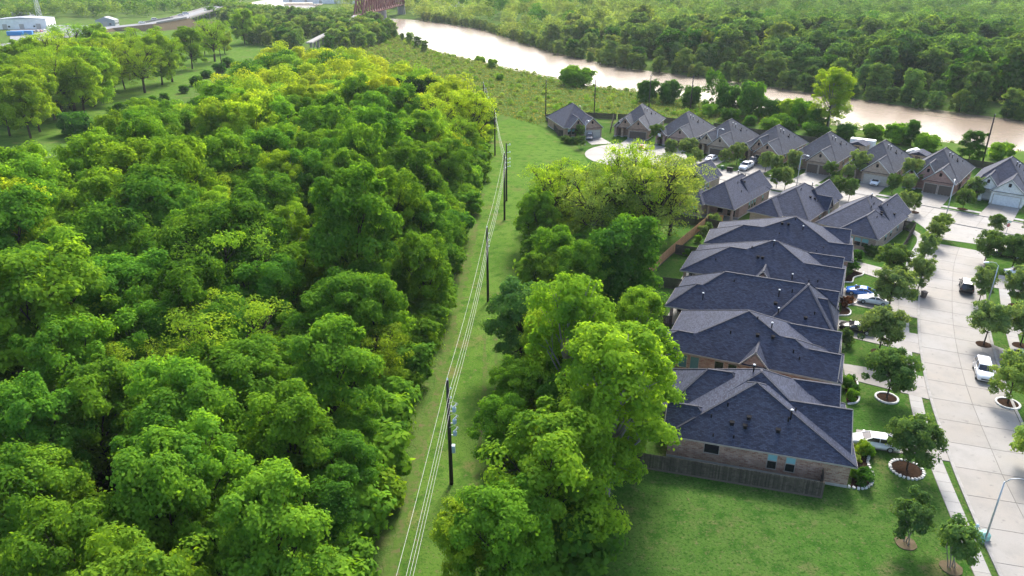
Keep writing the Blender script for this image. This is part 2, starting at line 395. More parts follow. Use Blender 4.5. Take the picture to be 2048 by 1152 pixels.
slabs(fsr, fk, [-RW, -RW / 2, 0], .062, .05, M['road'])
# mouth of the junction, flared corners
jm = MB(); jm.prism([(79.4, 130.6), (87.4, 126.6), (93.5, 128.8), (98.6, 130.0), (86.0, 140.6), (80.6, 145.2), (80.4, 137)], -.05, .054)
jm.build("junction", M['road'], kind="structure")
BC = (33.0, 195.0); BRAD = 13.5
bulb = MB(); bulb.prism([(BC[0] + BRAD * math.cos(a), BC[1] + BRAD * math.sin(a)) for a in np.linspace(0, 2 * math.pi, 40)[:-1]], -.05, .05)
bl = bulb.build("cul_de_sac", M['joint'], kind="structure")
for k in range(8):
    for r0, r1 in ((.4, 7.0), (7.04, BRAD)):
        a0, a1 = 2 * math.pi * k / 8 + .006, 2 * math.pi * (k + 1) / 8 - .006; aa = np.linspace(a0, a1, 6)
        m_ = MB(); m_.prism([(r1 * math.cos(a), r1 * math.sin(a)) for a in aa] + [(r0 * math.cos(a), r0 * math.sin(a)) for a in aa[::-1]], -.03, 0)
        m_.build("slab", M['road'], bl, loc=(BC[0], BC[1], .078))
kb = MB(); fine = resample(smooth(LK), 1.2)
strip(kb, fine[:-1], -.32, 0, -.05, .17); strip(kb, fine[:88], RW, RW + .32, -.05, .17)
fkf = resample([Vector(p_) for p_ in FK], 1.5)
strip(kb, fkf[:24], .0, .3, -.05, .165); strip(kb, fkf[40:], 0, .3, -.05, .165); strip(kb, fkf, -RW - .3, -RW, -.05, .165)
kb.build("kerb", M['curb'], kind="structure")
# side walks
WL = [(35.2, 22), (37.3, 34), (39.6, 45.6), (42.0, 55), (44.0, 62.5), (46.2, 70), (49.4, 78.5), (52.2, 85.8), (56.0, 94.5), (61.8, 105.8), (69.5, 119.5), (76.5, 130), (77.0, 136)]
wl = resample(smooth(WL), 1.55)
sb = MB(); strip(sb, wl, -.72, .72, -.05, .05); sw = sb.build("sidewalk", M['joint'], kind="structure")
slabs(sw, wl, [-.7, .7], .085, .06, M['walk'], .02)
WR = [Vector((p_.x, p_.y)) for p_ in fine]; nn_ = normals(WR)
wr = resample([p_ + n_ * (RW + 2.9) for p_, n_ in list(zip(WR, nn_))[:88]], 1.55)
sb = MB(); strip(sb, wr, -.72, .72, -.05, .05); sw2 = sb.build("sidewalk", M['joint'], kind="structure")
slabs(sw2, wr, [-.7, .7], .085, .06, M['walk'], .02)
for off, sl in ((-RW - 2.4, fk[4:]), (2.3, fk[:13])):
    pp = [Vector((p_.x - DP[0] * off, p_.y - DP[1] * off)) if True else p_ for p_ in sl]
    pp = resample(pp, 3.0)
    sb = MB(); strip(sb, pp, -.65, .65, -.05, .05); s3 = sb.build("sidewalk", M['joint'], kind="structure")
    slabs(s3, pp, [-.65, .65], .085, .06, M['walk'], .02)
# driveways: quads from garage to kerb, split into slabs
def driveway(a, b_, c, d, n=3, mat='drive', cols=2):
    """a,b on the garage side, d,c on the kerb side."""
    a, b_, c, d = map(Vector, (a, b_, c, d))
    base = MB(); base.prism([tuple(q) for q in (a, b_, c, d)], -.05, .060); o = base.build("driveway", M['joint'], kind="structure")
    for i in range(n):
        for j in range(cols):
            def P2(s, t): return (a.lerp(b_, s)).lerp(d.lerp(c, s), t)
            q = [P2(j / cols, i / n), P2((j + 1) / cols, i / n), P2((j + 1) / cols, (i + 1) / n), P2(j / cols, (i + 1) / n)]
            cc = sum(q, Vector((0, 0))) / 4; q = [cc + (p_ - cc) * .988 - Vector((0, 0)) for p_ in q]
            ar = sum(q[k - 1].x * q[k].y - q[k].x * q[k - 1].y for k in range(4))
            if ar < 0: q = q[::-1]
            m_ = MB(); m_.prism([(p_.x - cc.x, p_.y - cc.y) for p_ in q], -.04, 0); m_.build("slab", M[mat], o, loc=(cc.x, cc.y, .093))
driveway(G(1712, 860), G(1712, 893), G(1905, 925), G(1893, 878), 4)
driveway(G(1686, 728), G(1690, 757), G(1858, 800), G(1853, 755), 4)
driveway(G(1676, 640), G(1676, 670), G(1845, 710), G(1840, 670), 4)
driveway(G(1680, 575), G(1677, 605), G(1838, 638), G(1838, 603), 4)
driveway(G(1700, 520), G(1702, 540), G(1838, 582), G(1842, 556), 4)
driveway(G(2075, 725), G(2075, 765), G(1966, 705), G(1958, 680), 3)
driveway(G(2075, 570), G(2075, 592), G(1955, 570), G(1952, 552), 3)
driveway(G(2100, 655), G(2100, 690), G(1950, 640), G(1948, 622), 3)
driveway(G(2090, 505), G(2090, 520), G(1958, 508), G(1962, 492), 3)

# ------------------------------------------------------------------ houses
ZE = 2.9
def hip(x0, x1, y0, y1, ra, rb, zr, ze=ZE, gable=""):
    return dict(x0=x0, x1=x1, y0=y0, y1=y1, ra=ra, rb=rb, zr=zr, ze=ze, gable=gable)
def block_faces(b):
    e = [(b['x0'], b['y0'], b['ze']), (b['x1'], b['y0'], b['ze']), (b['x1'], b['y1'], b['ze']), (b['x0'], b['y1'], b['ze'])]
    ra = (*b['ra'], b['zr']); rb = (*b['rb'], b['zr'])
    if ra == rb: return {'n': [e[0], e[1], ra], 'r': [e[1], e[2], ra], 'f': [e[2], e[3], ra], 'l': [e[3], e[0], ra]}, e, ra, rb
    if abs(b['ra'][1] - b['rb'][1]) < 1e-6: return {'n': [e[0], e[1], rb, ra], 'r': [e[1], e[2], rb], 'f': [e[2], e[3], ra, rb], 'l': [e[3], e[0], ra]}, e, ra, rb
    return {'n': [e[0], e[1], ra], 'r': [e[1], e[2], rb, ra], 'f': [e[2], e[3], rb], 'l': [e[3], e[0], ra, rb]}, e, ra, rb
def roofz(blocks, x, y):
    best = 0
    for b in blocks:
        if not (b['x0'] <= x <= b['x1'] and b['y0'] <= y <= b['y1']): continue
        fs_, *_ = block_faces(b); z = 1e9
        for k, q in fs_.items():
            if k in b['gable']: continue
            n_ = (Vector(q[1]) - Vector(q[0])).cross(Vector(q[-1]) - Vector(q[0]))
            if abs(n_.z) < 1e-6: continue
            z = min(z, q[0][2] - (n_.x * (x - q[0][0]) + n_.y * (y - q[0][1])) / n_.z)
        best = max(best, z)
    return best
SIDE = {'n': ((1, 0), (0, -1)), 'f': ((-1, 0), (0, 1)), 'r': ((0, 1), (1, 0)), 'l': ((0, -1), (-1, 0))}
def wallpt(side, c, a, z, out): # c: the wall's fixed coordinate, a: position along it
    if side in 'nf': return (a, c + out * SIDE[side][1][1], z)
    return (c + out * SIDE[side][1][0], a, z)
def wbox(mb, side, c, a0, a1, z0, z1, o0, o1):
    p = wallpt(side, c, a0, z0, o0); q = wallpt(side, c, a1, z1, o1)
    mb.box(min(p[0], q[0]), max(p[0], q[0]), min(p[1], q[1]), max(p[1], q[1]), z0, z1)
def add_window(root, side, c, a, z, w, h, style='sash', frame='trim'):
    f = MB(); t = .07
    wbox(f, side, c, a - w / 2 - t, a - w / 2, z, z + h, -.02, .07); wbox(f, side, c, a + w / 2, a + w / 2 + t, z, z + h, -.02, .07)
    wbox(f, side, c, a - w / 2 - t, a + w / 2 + t, z + h, z + h + t, -.02, .07); wbox(f, side, c, a - w / 2 - t - .04, a + w / 2 + t + .04, z - t, z, -.02, .10)
    if style == 'sash': wbox(f, side, c, a - w / 2, a + w / 2, z + h * .48, z + h * .53, -.02, .055)
    win = f.build("window", M[frame], root)
    if style == 'sash':
        for z0, z1, mt in ((z, z + h * .48, 'glass_dark'), (z + h * .53, z + h, 'blind')):
            g = MB(); wbox(g, side, c, a - w / 2, a + w / 2, z0, z1, -.02, .03); g.build("pane", M[mt], win)
    else:
        g = MB(); wbox(g, side, c, a - w / 2, a + w / 2, z, z + h, -.02, .03); g.build("pane", M['glass_dark' if style == 'dark' else 'glass'], win)
def add_garage(root, side, c, a, w, mat, h=2.2):
    g = MB(); wbox(g, side, c, a - w / 2, a + w / 2, .05, h, -.02, .02)
    for r in range(4):
        nc = max(2, int(w / .62))
        for k in range(nc):
            a0 = a - w / 2 + w * k / nc + .03; wbox(g, side, c, a0, a0 + w / nc - .06, .09 + r * (h - .06) / 4, .05 + (r + 1) * (h - .06) / 4, .02, .045)
    d = g.build("garage_door", M[mat], root)
    f = MB(); wbox(f, side, c, a - w / 2 - .12, a - w / 2, 0, h + .12, -.02, .06); wbox(f, side, c, a + w / 2, a + w / 2 + .12, 0, h + .12, -.02, .06); wbox(f, side, c, a - w / 2, a + w / 2, h, h + .12, -.02, .06)
    f.build("door_frame", M['trim'], d)
def house(label, org, ang, blocks, walls, brick='brown', shingle='shingle', windows=(), garages=(), doors=(), vents=(), pipes=(), posts=(), rake='trim', gmat=None, gvents=True, cat="house"):
    root = empty("brick_house", (org[0], org[1], .03), R(ang), label=label, cat=cat)
    roof = MB(); fas = MB(); caps = []; gab = MB()
    for k, b in enumerate(blocks):
        if k:
            b = dict(b); b['ze'] += .013 * k; b['zr'] += .013 * k
        fs_, e, ra, rb = block_faces(b)
        for key, q in fs_.items():
            if key not in b['gable']: roof.add(q, [tuple(range(len(q)))])
        roof.add([(p[0], p[1], p[2] - .02) for p in e], [(3, 2, 1, 0)])
        names = ['n', 'r', 'f', 'l']
        for i, key in enumerate(names):
            p, q = Vector(e[i]), Vector(e[(i + 1) % 4]); d = (q - p).normalized()
            if key in b['gable']:
                apex = Vector(ra) if key in ('l',) or (key == 'n' and ra[1] <= rb[1]) else Vector(rb)
                for s_ in (p, q): fas.bar(s_ + Vector((0, 0, -.07)), apex + Vector((0, 0, -.06)), .08, .15)
                ins = .28; inn = Vector((-SIDE[key][1][0], -SIDE[key][1][1], 0)) * ins
                sh = (apex - (p + q) / 2) * 0
                pp, qq, aa = p + inn + d * .4, q + inn - d * .4, apex + inn - Vector((0, 0, .03))
                m_ = (aa.z - p.z) / max(.1, (q - p).length / 2) * .4
                th = inn * .5
                gab = MB(); gab.add([pp, qq, aa - Vector((0, 0, m_ * .9)), pp + th, qq + th, aa + th - Vector((0, 0, m_ * .9))], [(0, 1, 2), (5, 4, 3), (0, 3, 4, 1), (1, 4, 5, 2), (2, 5, 3, 0)])
                gab.build("gable_wall", gmat or BR[brick], root)
                if gvents and (q - p).length > 3:
                    c_ = (p + q) / 2; zv = p.z + (apex.z - p.z) * .42
                    v = MB(); 
                    cc = c_.y if key in 'nf' else c_.x; al = apex.x if key in 'nf' else apex.y
                    wbox(v, key, cc + (-SIDE[key][1][1] * ins if key in 'nf' else -SIDE[key][1][0] * ins), al - .26, al + .26, zv, zv + .75, -.02, .05)
                    v.build("gable_vent", M['dark'], root)
            else:
                fas.bar(p + Vector((0, 0, -.11)), q + Vector((0, 0, -.11)), .06, .17)
        others = [q for j, q in enumerate(blocks) if j != k]
        def capline(p, q, w):
            p, q = Vector(p), Vector(q); n_ = max(2, int((q - p).length / .6)); run = None
            for i in range(n_ + 1):
                t = p.lerp(q, min(1, i / n_)); mid = p.lerp(q, min(1, (i + .5) / n_))
                free = i < n_ and roofz(others, mid.x, mid.y) < mid.z - .12
                if free and run is None: run = t
                if not free and run is not None:
                    caps.append((run, t, w)); run = None
        if ra != rb: capline(ra, rb, .26)
        for i, p in enumerate(e):
            r_ = Vector(ra) if (Vector(p) - Vector(ra)).length <= (Vector(p) - Vector(rb)).length else Vector(rb)
            if not any(g in b['gable'] for g in (['n', 'l'], ['n', 'r'], ['f', 'r'], ['f', 'l'])[i] if (g in 'lr') == (abs(ra[1] - rb[1]) < 1e-6)):
                capline(p, r_, .24)
    ro = roof.build("roof", M[shingle], root)
    for a_, b_, w_ in caps: MB().bar(a_, b_, w_, .06).build("ridge_cap", M['ridge'], ro)
    fas.build("fascia", M[rake], ro)
    wl_ = MB(); pl = MB()
    for k, (x0, x1, y0, y1) in enumerate(walls):
        d = .006 * k
        wl_.box(x0 + d, x1 - d, y0 + d, y1 - d, 0, ZE - .03 + .003 * k); pl.box(x0 - .03 + d, x1 + .03 - d, y0 - .03 + d, y1 + .03 - d, -.05, .28 + .004 * k)
    wl_.build("wall", BR[brick], root); pl.build("foundation", M['plinth'], root)
    for w in windows: add_window(root, *w)
    for g in garages: add_garage(root, *g)
    for side, c, a in doors:
        d = MB(); wbox(d, side, c, a - .5, a + .5, .1, 2.2, -.02, .05); d.build("front_door", M['door'], root)
    for x, y in vents:
        z = roofz(blocks, x, y); v = MB(); v.box(x - .17, x + .17, y - .17, y + .17, z - .2, z + .22); v.box(x - .24, x + .24, y - .24, y + .24, z + .22, z + .27); v.build("roof_vent", M['dark'], root)
    for x, y, h in pipes:
        z = roofz(blocks, x, y); v = MB(); v.lathe((x, y, z - .2), [(.075, 0), (.075, h + .2)], 8); o = v.build("vent_pipe", M['dark'], root)
        if h > .6: c_ = MB(); c_.lathe((x, y, z + h), [(.13, -.02), (.15, .05), (.05, .12)], 8); c_.build("pipe_cap", M['whitetrim'], o)
    for x, y in posts:
        v = MB(); v.box(x - .2, x + .2, y - .2, y + .2, 0, ZE); v.build("porch_post", BR[brick], root)
    return root
I_ = .45
house("brick house with dark slate-blue hip roof, nearest the camera, beside the open lawn", (15.72, 63.85), -16.9,
      [hip(0, 18.6, 0, 11.8, (8.7, 5.9), (8.7, 5.9), 7.3), hip(.4, 17.6, 1.5, 14.0, (9.1, 7.75), (9.1, 8.4), 7.62), hip(8, 18.2, 1.6, 9.4, (11, 5.5), (18.2, 5.5), 5.95, gable='r'),
       hip(12, 17.6, 7.4, 14.2, (12, 10.8), (17.6, 10.8), 5.6, gable='r'), hip(-1.0, 9, 3.9, 13.6, (3.6, 8.75), (6.2, 8.75), 6.45), hip(-.1, 6, .25, 5.75, (-.1, 3.0), (3, 3.0), 5.05, gable='l')],
      [(.45, 18.1, .45, 11.3), (.5, 17.2, 1.9, 13.5), (-.5, 8, 7.6, 13.1)],
      windows=[('n', .45, 4.9, 1.35, 1.45, 1.15, 'dark'), ('n', .45, 10.85, .75, .85, 1.85), ('n', .45, 12.6, .75, .85, 1.85), ('l', .45, 3, 1.0, 1.2, 1.4)],
      garages=[('r', 18.1, 8.8, 2.6, 'garage_brown')], doors=[('r', 18.1, 2.4)],
      vents=[(6.6, 1.9), (7.9, 1.8), (11.1, 1.9), (8.2, 2.6)], pipes=[(8.3, 8.2, .9), (12.2, 3.1, 1.1), (12.0, 2.9, .5), (4.5, 2.2, .35), (6.9, .75, .3), (6.0, 3.4, .4), (12.7, 4.3, .4), (4.9, .6, .3)])
house("dark-roofed brick house with a small brick dormer, second from the open lawn", (17.12, 83.39), -24.0,
      [hip(2.0, 22.8, 0, 12, (11.4, 5.9), (11.4, 6.1), 7.35), hip(0, 9, -.01, 4.6, (3.5, 2.3), (6.7, 2.3), 4.63), hip(10, 23.2, .01, 7.5, (13, 3.76), (17.3, 3.76), 5.68), hip(15, 22.7, .02, 5.8, (16, 2.92), (22.7, 2.92), 5.06, gable='r'),
       hip(13, 22.5, 4.6, 11.6, (14, 8.1), (22.5, 8.1), 5.55, gable='r'), hip(11.6, 15.0, -.3, 4, (13.3, -.3), (13.3, 3.4), 4.85, gable='n')],
      [(2.5, 22.3, .45, 11.5), (2.6, 8.5, .46, 4.2)],
      windows=[('n', .45, 3.3, .6, 1.0, 1.7, 'glass'), ('n', .45, 4.7, .6, 1.0, 1.7, 'glass'), ('n', .45, 6.2, .6, 1.0, 1.7, 'glass'), ('n', .45, 9.2, 1.1, 1.0, 1.2, 'dark'), ('n', .45, 10.8, 1.1, 1.0, 1.2, 'dark')],
      garages=[('r', 22.3, 8.1, 4.8, 'garage_brown')], doors=[('r', 22.3, 4.2)], vents=[(13.0, 3.3), (14.8, 3.4)], pipes=[(14.4, 4.6, .7), (17.4, 2.2, .4), (18.2, 1.6, .4), (9.8, 3, .4), (12.6, 5.2, .3)], posts=[(.6, .7), (.6, 4.0)], gvents=False)
house("long-ridged dark-roofed brick house, third from the open lawn", (22.0, 95.01), -24.3,
      [hip(0, 22.2, 0, 11.6, (6.7, 5.75), (17.4, 5.75), 7.15), hip(-.3, 6, .012, 7, (3.3, 3.5), (4.6, 3.5), 5.5), hip(13.3, 22.3, -.8, 9.6, (17.9, 5.0), (17.9, 5.8), 7.3), hip(16, 22.4, .9, 8.1, (17, 4.5), (20.6, 4.5), 5.9), hip(15, 22.0, 6.0, 12, (16, 9), (22.0, 9), 5.4, gable='r')],
      [(2.4, 21.8, .45, 11.1), (13.7, 21.9, -.4, 9)], windows=[('n', .45, 9, .9, 1.0, 1.6), ('n', .45, 11, .9, 1.0, 1.6)], garages=[('r', 21.9, 8, 2.6, 'garage_tan')], doors=[('r', 21.9, 4)],
      vents=[(18.3, .9), (14.2, 2.6)], pipes=[(4.6, 1.6, 1.0), (14.4, 3.6, 1.0), (14.8, .9, .9), (16, 4.4, .5), (19.3, 1.6, .4), (8.2, 4.6, .3)], posts=[(.6, .7), (.6, 5.8)], gvents=False)
house("dark-roofed house with white porch and gable dormer, fourth from the open lawn", (26.56, 108.16), -24.6,
      [hip(.5, 23.9, 0, 12.8, (12.6, 6.4), (13.5, 6.4), 7.7), hip(0, 13, .012, 9.2, (6.6, 4.6), (10.5, 4.6), 6.33), hip(14, 23.6, -.012, 7.6, (15.5, 3.8), (23.6, 3.8), 5.72, gable='r'), hip(14, 23.3, 5.3, 12.6, (15, 8.9), (23.3, 8.9), 5.65, gable='r'), hip(10.9, 14.1, -.3, 4, (12.5, -.3), (12.5, 3.4), 4.95, gable='n')],
      [(2.8, 23.1, .45, 12.3)], windows=[('n', .45, 8, .9, 1.0, 1.6), ('n', .45, 17, .9, 1.0, 1.6)], garages=[('r', 23.1, 8.9, 4.8, 'garage_brown')], doors=[('r', 23.1, 5)],
      vents=[(11.1, 3.6), (11.8, 3.6)], pipes=[(13.0, 5.6, .9), (16.6, 1.2, .9), (9.9, 4.8, .4), (5.0, 2.3, .3), (19, 1.2, .4), (20.2, 1.4, .4)], posts=[(.7, .7), (.7, 6)], gvents=False)
house("dark-roofed brick house with a pointed hip, farthest of the five beside the thicket", (33.29, 120.56), -21.6,
      [hip(1.2, 24, 0, 12.4, (14.2, 6.2), (14.2, 6.4), 7.5), hip(0, 12, .012, 7.6, (6.0, 3.8), (10, 3.8), 5.73), hip(17, 23.7, -.012, 5.2, (18.5, 2.6), (23.7, 2.6), 4.82, gable='r'), hip(15, 23.4, 5.8, 12.2, (16, 9), (23.4, 9), 5.35, gable='r')],
      [(3.0, 23.2, .45, 11.9)], windows=[('n', .45, 8, .9, 1.0, 1.6)], garages=[('r', 23.2, 9, 4.8, 'garage_brown')], doors=[('r', 23.2, 5)],
      vents=[(12.2, 4.7), (13.2, 4.7)], pipes=[(15.6, 4.1, .7), (14.2, 5.6, .4), (8.3, 4.2, .3), (12, 3.0, .2), (19.2, 1.6, .2), (18.2, 1.0, .2)], posts=[(.7, .7), (.7, 5.5)], gvents=False)
# four houses whose backs face the camera, fronts on the cross street
house("slate-roofed tan brick corner house with three rear windows beside the road", (64.2, 121.9), 48.0,
      [hip(1.9, 17.5, 0, 12, (10.5, 6.1), (12.4, 6.1), 7.1), hip(0, 10, .01, 7.4, (3.6, 3.7), (8, 3.7), 5.66), hip(9, 20.5, .3, 6.9, (11, 3.6), (20.5, 3.6), 6.0, gable='r')],
      [(.5, 17, .45, 6.9), (2.4, 17.05, .5, 11.5), (10, 20.0, .7, 6.5)], brick='tan', windows=[('l', .5, 2.2, .95, 1.05, 1.45), ('l', .5, 3.5, .95, 1.05, 1.45), ('l', .5, 4.8, .95, 1.05, 1.45), ('n', .45, 6, 1, 1, 1.4), ('n', .45, 9, 1, 1, 1.4), ('n', .45, 13, 1, .8, 1.2)],
      garages=[('r', 20.0, 3.6, 4.8, 'garage_brown')], vents=[(8.6, 2.6), (9.8, 2.9), (13, 1.5)], pipes=[(11.4, 5.6, .9), (8, 4.4, .5), (13, 3, .4), (6.2, 2.6, .4), (10, 4.6, .4)], gvents=False)
house("slate-roofed brick house with a small side gable, second in from the corner", (55.8, 132.0), 50.0,
      [hip(0, 17, 0, 11.4, (6.6, 5.6), (11, 5.6), 6.95), hip(-1.6, 8, 5, 11.6, (1.6, 8.3), (6, 8.3), 5.4), hip(9, 20, .2, 6.8, (11, 3.5), (20, 3.5), 6.1, gable='r'), hip(8.8, 12.0, -.5, 4.5, (10.4, -.5), (10.4, 4.4), 5.2, gable='n')],
      [(.45, 16.6, .45, 10.9), (-1.1, 8, 5.5, 11.1), (10, 19.5, .6, 6.4), (9.1, 11.7, -.2, 3)], brick='tan', windows=[('n', -.2, 10.4, .9, 1.0, 1.7), ('n', .45, 7.4, .9, 1.0, 1.5), ('n', .45, 13.6, .9, 1.0, 1.5), ('l', .45, 3, 1, 1.2, 1.5)],
      vents=[(8, 3), (9, 2.4)], pipes=[(12.4, 4.4, .9), (7.2, 4.8, .5), (9, 1.8, .4)], gvents=False)
house("slate-roofed rose brick house with an open back porch, behind the orange fence", (43.6, 138.9), 50.5,
      [hip(0, 18.5, 0, 10, (5.3, 4.9), (13.5, 4.9), 6.6), hip(-.9, 6, 6.2, 11, (1.6, 8.6), (5, 8.6), 4.75), hip(9, 20.3, .3, 7.0, (11, 3.65), (20.3, 3.65), 6.15, gable='r')],
      [(3.6, 18.1, .45, 9.5), (-.5, 6, 6.6, 10.6), (10, 19.8, .7, 6.6)], brick='rose', windows=[('l', -.5, 8.0, .8, 1.0, 1.5), ('l', -.5, 9.4, .8, 1.0, 1.5), ('l', 3.6, 2.0, .3, 1.6, 2.0, 'dark'), ('l', 3.6, 4.4, .6, 1.2, 1.7, 'dark'), ('n', .45, 8.6, .9, .8, 1.5), ('n', .45, 10.0, .9, .8, 1.5), ('n', .45, 11.4, .9, .8, 1.5), ('n', .45, 15.5, .9, .8, 1.3)],
      vents=[(11, 3)], pipes=[(12.5, 5.2, .9), (9, 3.6, .5), (7.5, 2, .4), (14.5, 4.4, .5)], posts=[(.6, .6), (.6, 5.6)], gvents=False)
house("slate-roofed brick house half hidden behind the pale spreading trees", (35.6, 149.4), 50.0,
      [hip(0, 17, 0, 11, (6, 5.5), (11, 5.5), 7.0), hip(9, 19.5, .2, 6.8, (11, 3.5), (19.5, 3.5), 6.1, gable='r'), hip(5.8, 9.0, -.8, 4.5, (7.4, -.8), (7.4, 4.4), 5.3, gable='n')],
      [(.45, 16.6, .45, 10.5), (10, 19, .6, 6.4), (6.1, 8.7, -.5, 3)], brick='tan', windows=[('n', -.5, 7.4, .8, 1.5, 2.2, 'dark'), ('n', .45, 11.5, .8, .8, 1.5), ('n', .45, 13, .8, .8, 1.5)],
      pipes=[(11, 5, .8), (8, 4.5, .5)], gvents=False)
# nine houses on the far side of the cross street, fronts towards the camera
def front_house(label, g, ang, brick, gar, gmat='garage_brown', second=None, entry='gable', sh='shingle_old', shift=0, rake='rake', depth=20.0, extra=None):
    bl = [hip(-8.2, 3.3, 2.4, 2.4 + depth - 2, (-2.45, 10.2), (-2.45, 12.8), 8.1), hip(-3.5, 3.2, 0, 10, (-.15, 0), (-.15, 9.5), 5.85, gable='n')]
    walls = [(-7.75, 2.85, 2.85, depth), (-3.15, 2.8, .35, 6)]
    if entry == 'gable': bl.append(hip(-7.9, -4.5, 1.2, 8, (-6.2, 1.2), (-6.2, 7), 4.7, gable='n')); walls.append((-7.6, -6.9, 1.55, 5)); walls.append((-5.5, -4.8, 1.55, 5))
    if second == 'upper': bl.append(hip(-5.6, -.4, 1.4, 9, (-3.0, 1.4), (-3.0, 8.5), 6.3, gable='n'))
    if second == 'wide': bl.append(hip(-6.9, -1.6, .8, 9, (-4.25, .8), (-4.25, 8.5), 5.9, gable='n'))
    if extra: bl += extra
    gs = [('n', .35, -.15, 4.9, gmat)] if gar == 1 else [('n', .35, -1.6, 2.5, gmat), ('n', .35, 1.3, 2.5, gmat)]
    wins = [('r', 2.85, 5.5, 1, .8, 1.4), ('r', 2.85, 9, 1, .8, 1.4), ('r', 2.85, 14, 1, 1.0, 1.4), ('r', 2.85, 17, 1, .8, 1.2)]
    if entry != 'gable': wins += [('n', 2.85, -6.3, .8, .9, 1.5), ('n', 2.85, -5.1, .8, .9, 1.5)]
    return house(label, g, ang, bl, walls, brick, sh, windows=wins, garages=gs, doors=[('n', 2.85, -6.2 if entry == 'gable' else -4.0)], vents=[(.6, 12)], pipes=[(-.9, 9.8, .9), (-.4, 10.6, .9), (1.2, 15, .4), (.4, 13.0, .4)], rake=rake)
front_house("slate-roofed brown brick house at the left end of the far row", (23.6, 215.5), 14, 'brown', 1, 'garage_tan', second='wide', entry='porch', sh='shingle')
front_house("slate-roofed brick house second in the far row, behind the tall pale tree", (36.4, 213.5), -24, 'brown', 1, second='wide')
front_house("house with a rose brick garage gable, third in the far row from the left", (45.9, 202.0), -33, 'rose', 1)
front_house("house with tan brick gables, fourth in the far row from the left", (54.2, 191.8), -38, 'tan', 1, second='wide')
front_house("house with an open dark garage and pickup trucks outside, fifth in the far row", (64.2, 184.2), -40, 'brown', 2, 'dark', second='upper')  # near-black door panels stand in for the shade inside the open garage
front_house("house with a white entry gable and two brown garage doors, sixth in the far row", (74.3, 175.6), -40, 'tan', 2)
front_house("house with a shuttered tan brick gable, seventh in the far row", (83.8, 166.2), -40, 'tan', 1, 'garage_tan')
front_house("house with twin red brick gables and brown garage doors in the far row", (94.2, 158.4), -40, 'red', 2, second='upper')
front_house("pale grey-white brick house at the right end of the far row", (104.3, 150.0), -40, 'white', 1, 'garage_white', second='wide', sh='shingle')
for a, n in (((23.6, 215.5), 14), ((36.4, 213.5), -24), ((45.9, 202.0), -33), ((54.2, 191.8), -38), ((64.2, 184.2), -40), ((74.3, 175.6), -40), ((83.8, 166.2), -40), ((94.2, 158.4), -40), ((104.3, 150.0), -40)):
    ca, sa = math.cos(R(n)), math.sin(R(n)); L_ = 10.2 if n == -40 or n == -38 else 8.0
    P4 = [(a[0] + ca * x - sa * y, a[1] + sa * x + ca * y) for x, y in ((-2.9, .2), (2.6, .2), (2.9, -L_), (-3.2, -L_))]
    driveway(*P4, n=3)
for a in ((64.2, 121.9, 48, 20, 3.6), (55.8, 132.0, 50, 19.5, 3.5), (43.6, 138.9, 50.5, 19.8, 3.65), (35.6, 149.4, 50, 19, 3.5)):
    ca, sa = math.cos(R(a[2])), math.sin(R(a[2]))
    P4 = [(a[0] + ca * x - sa * y, a[1] + sa * x + ca * y) for x, y in ((a[3], a[4] + 2.7), (a[3], a[4] - 2.7), (a[3] + 7.4, a[4] - 2.9), (a[3] + 7.4, a[4] + 2.9))]
    driveway(*P4, n=2)

# ------------------------------------------------------------------ trees
def leaf_mesh(name, C, Nrm, S, rs, var):
    """One mesh of leaf quads: centres C, normals Nrm, half sizes S."""
    n = len(C); Nrm = Nrm / (np.linalg.norm(Nrm, axis=1, keepdims=True) + 1e-9)
    t = rs.normal(size=(n, 3)); t -= Nrm * (t * Nrm).sum(1, keepdims=True); t /= np.linalg.norm(t, axis=1, keepdims=True) + 1e-9
    b = np.cross(Nrm, t); S = S[:, None]
    V = np.stack([C - t * S, C + b * S * .62 + Nrm * S * .14, C + t * S, C - b * S * .62 + Nrm * S * .14], 1).reshape(-1, 3)
    me = bpy.data.meshes.new(name); me.vertices.add(4 * n); me.vertices.foreach_set("co", V.astype(np.float32).ravel())
    me.loops.add(4 * n); me.loops.foreach_set("vertex_index", np.arange(4 * n, dtype=np.int32))
    me.polygons.add(n); me.polygons.foreach_set("loop_start", np.arange(0, 4 * n, 4, dtype=np.int32))
    me.update(calc_edges=True)
    a = me.attributes.new("leafvar", 'FLOAT', 'FACE'); a.data.foreach_set("value", var.astype(np.float32))
    return me
def sph(rs, n, up=0.0):
    d = rs.normal(size=(n, 3)); d[:, 2] += up; return d / np.linalg.norm(d, axis=1, keepdims=True)
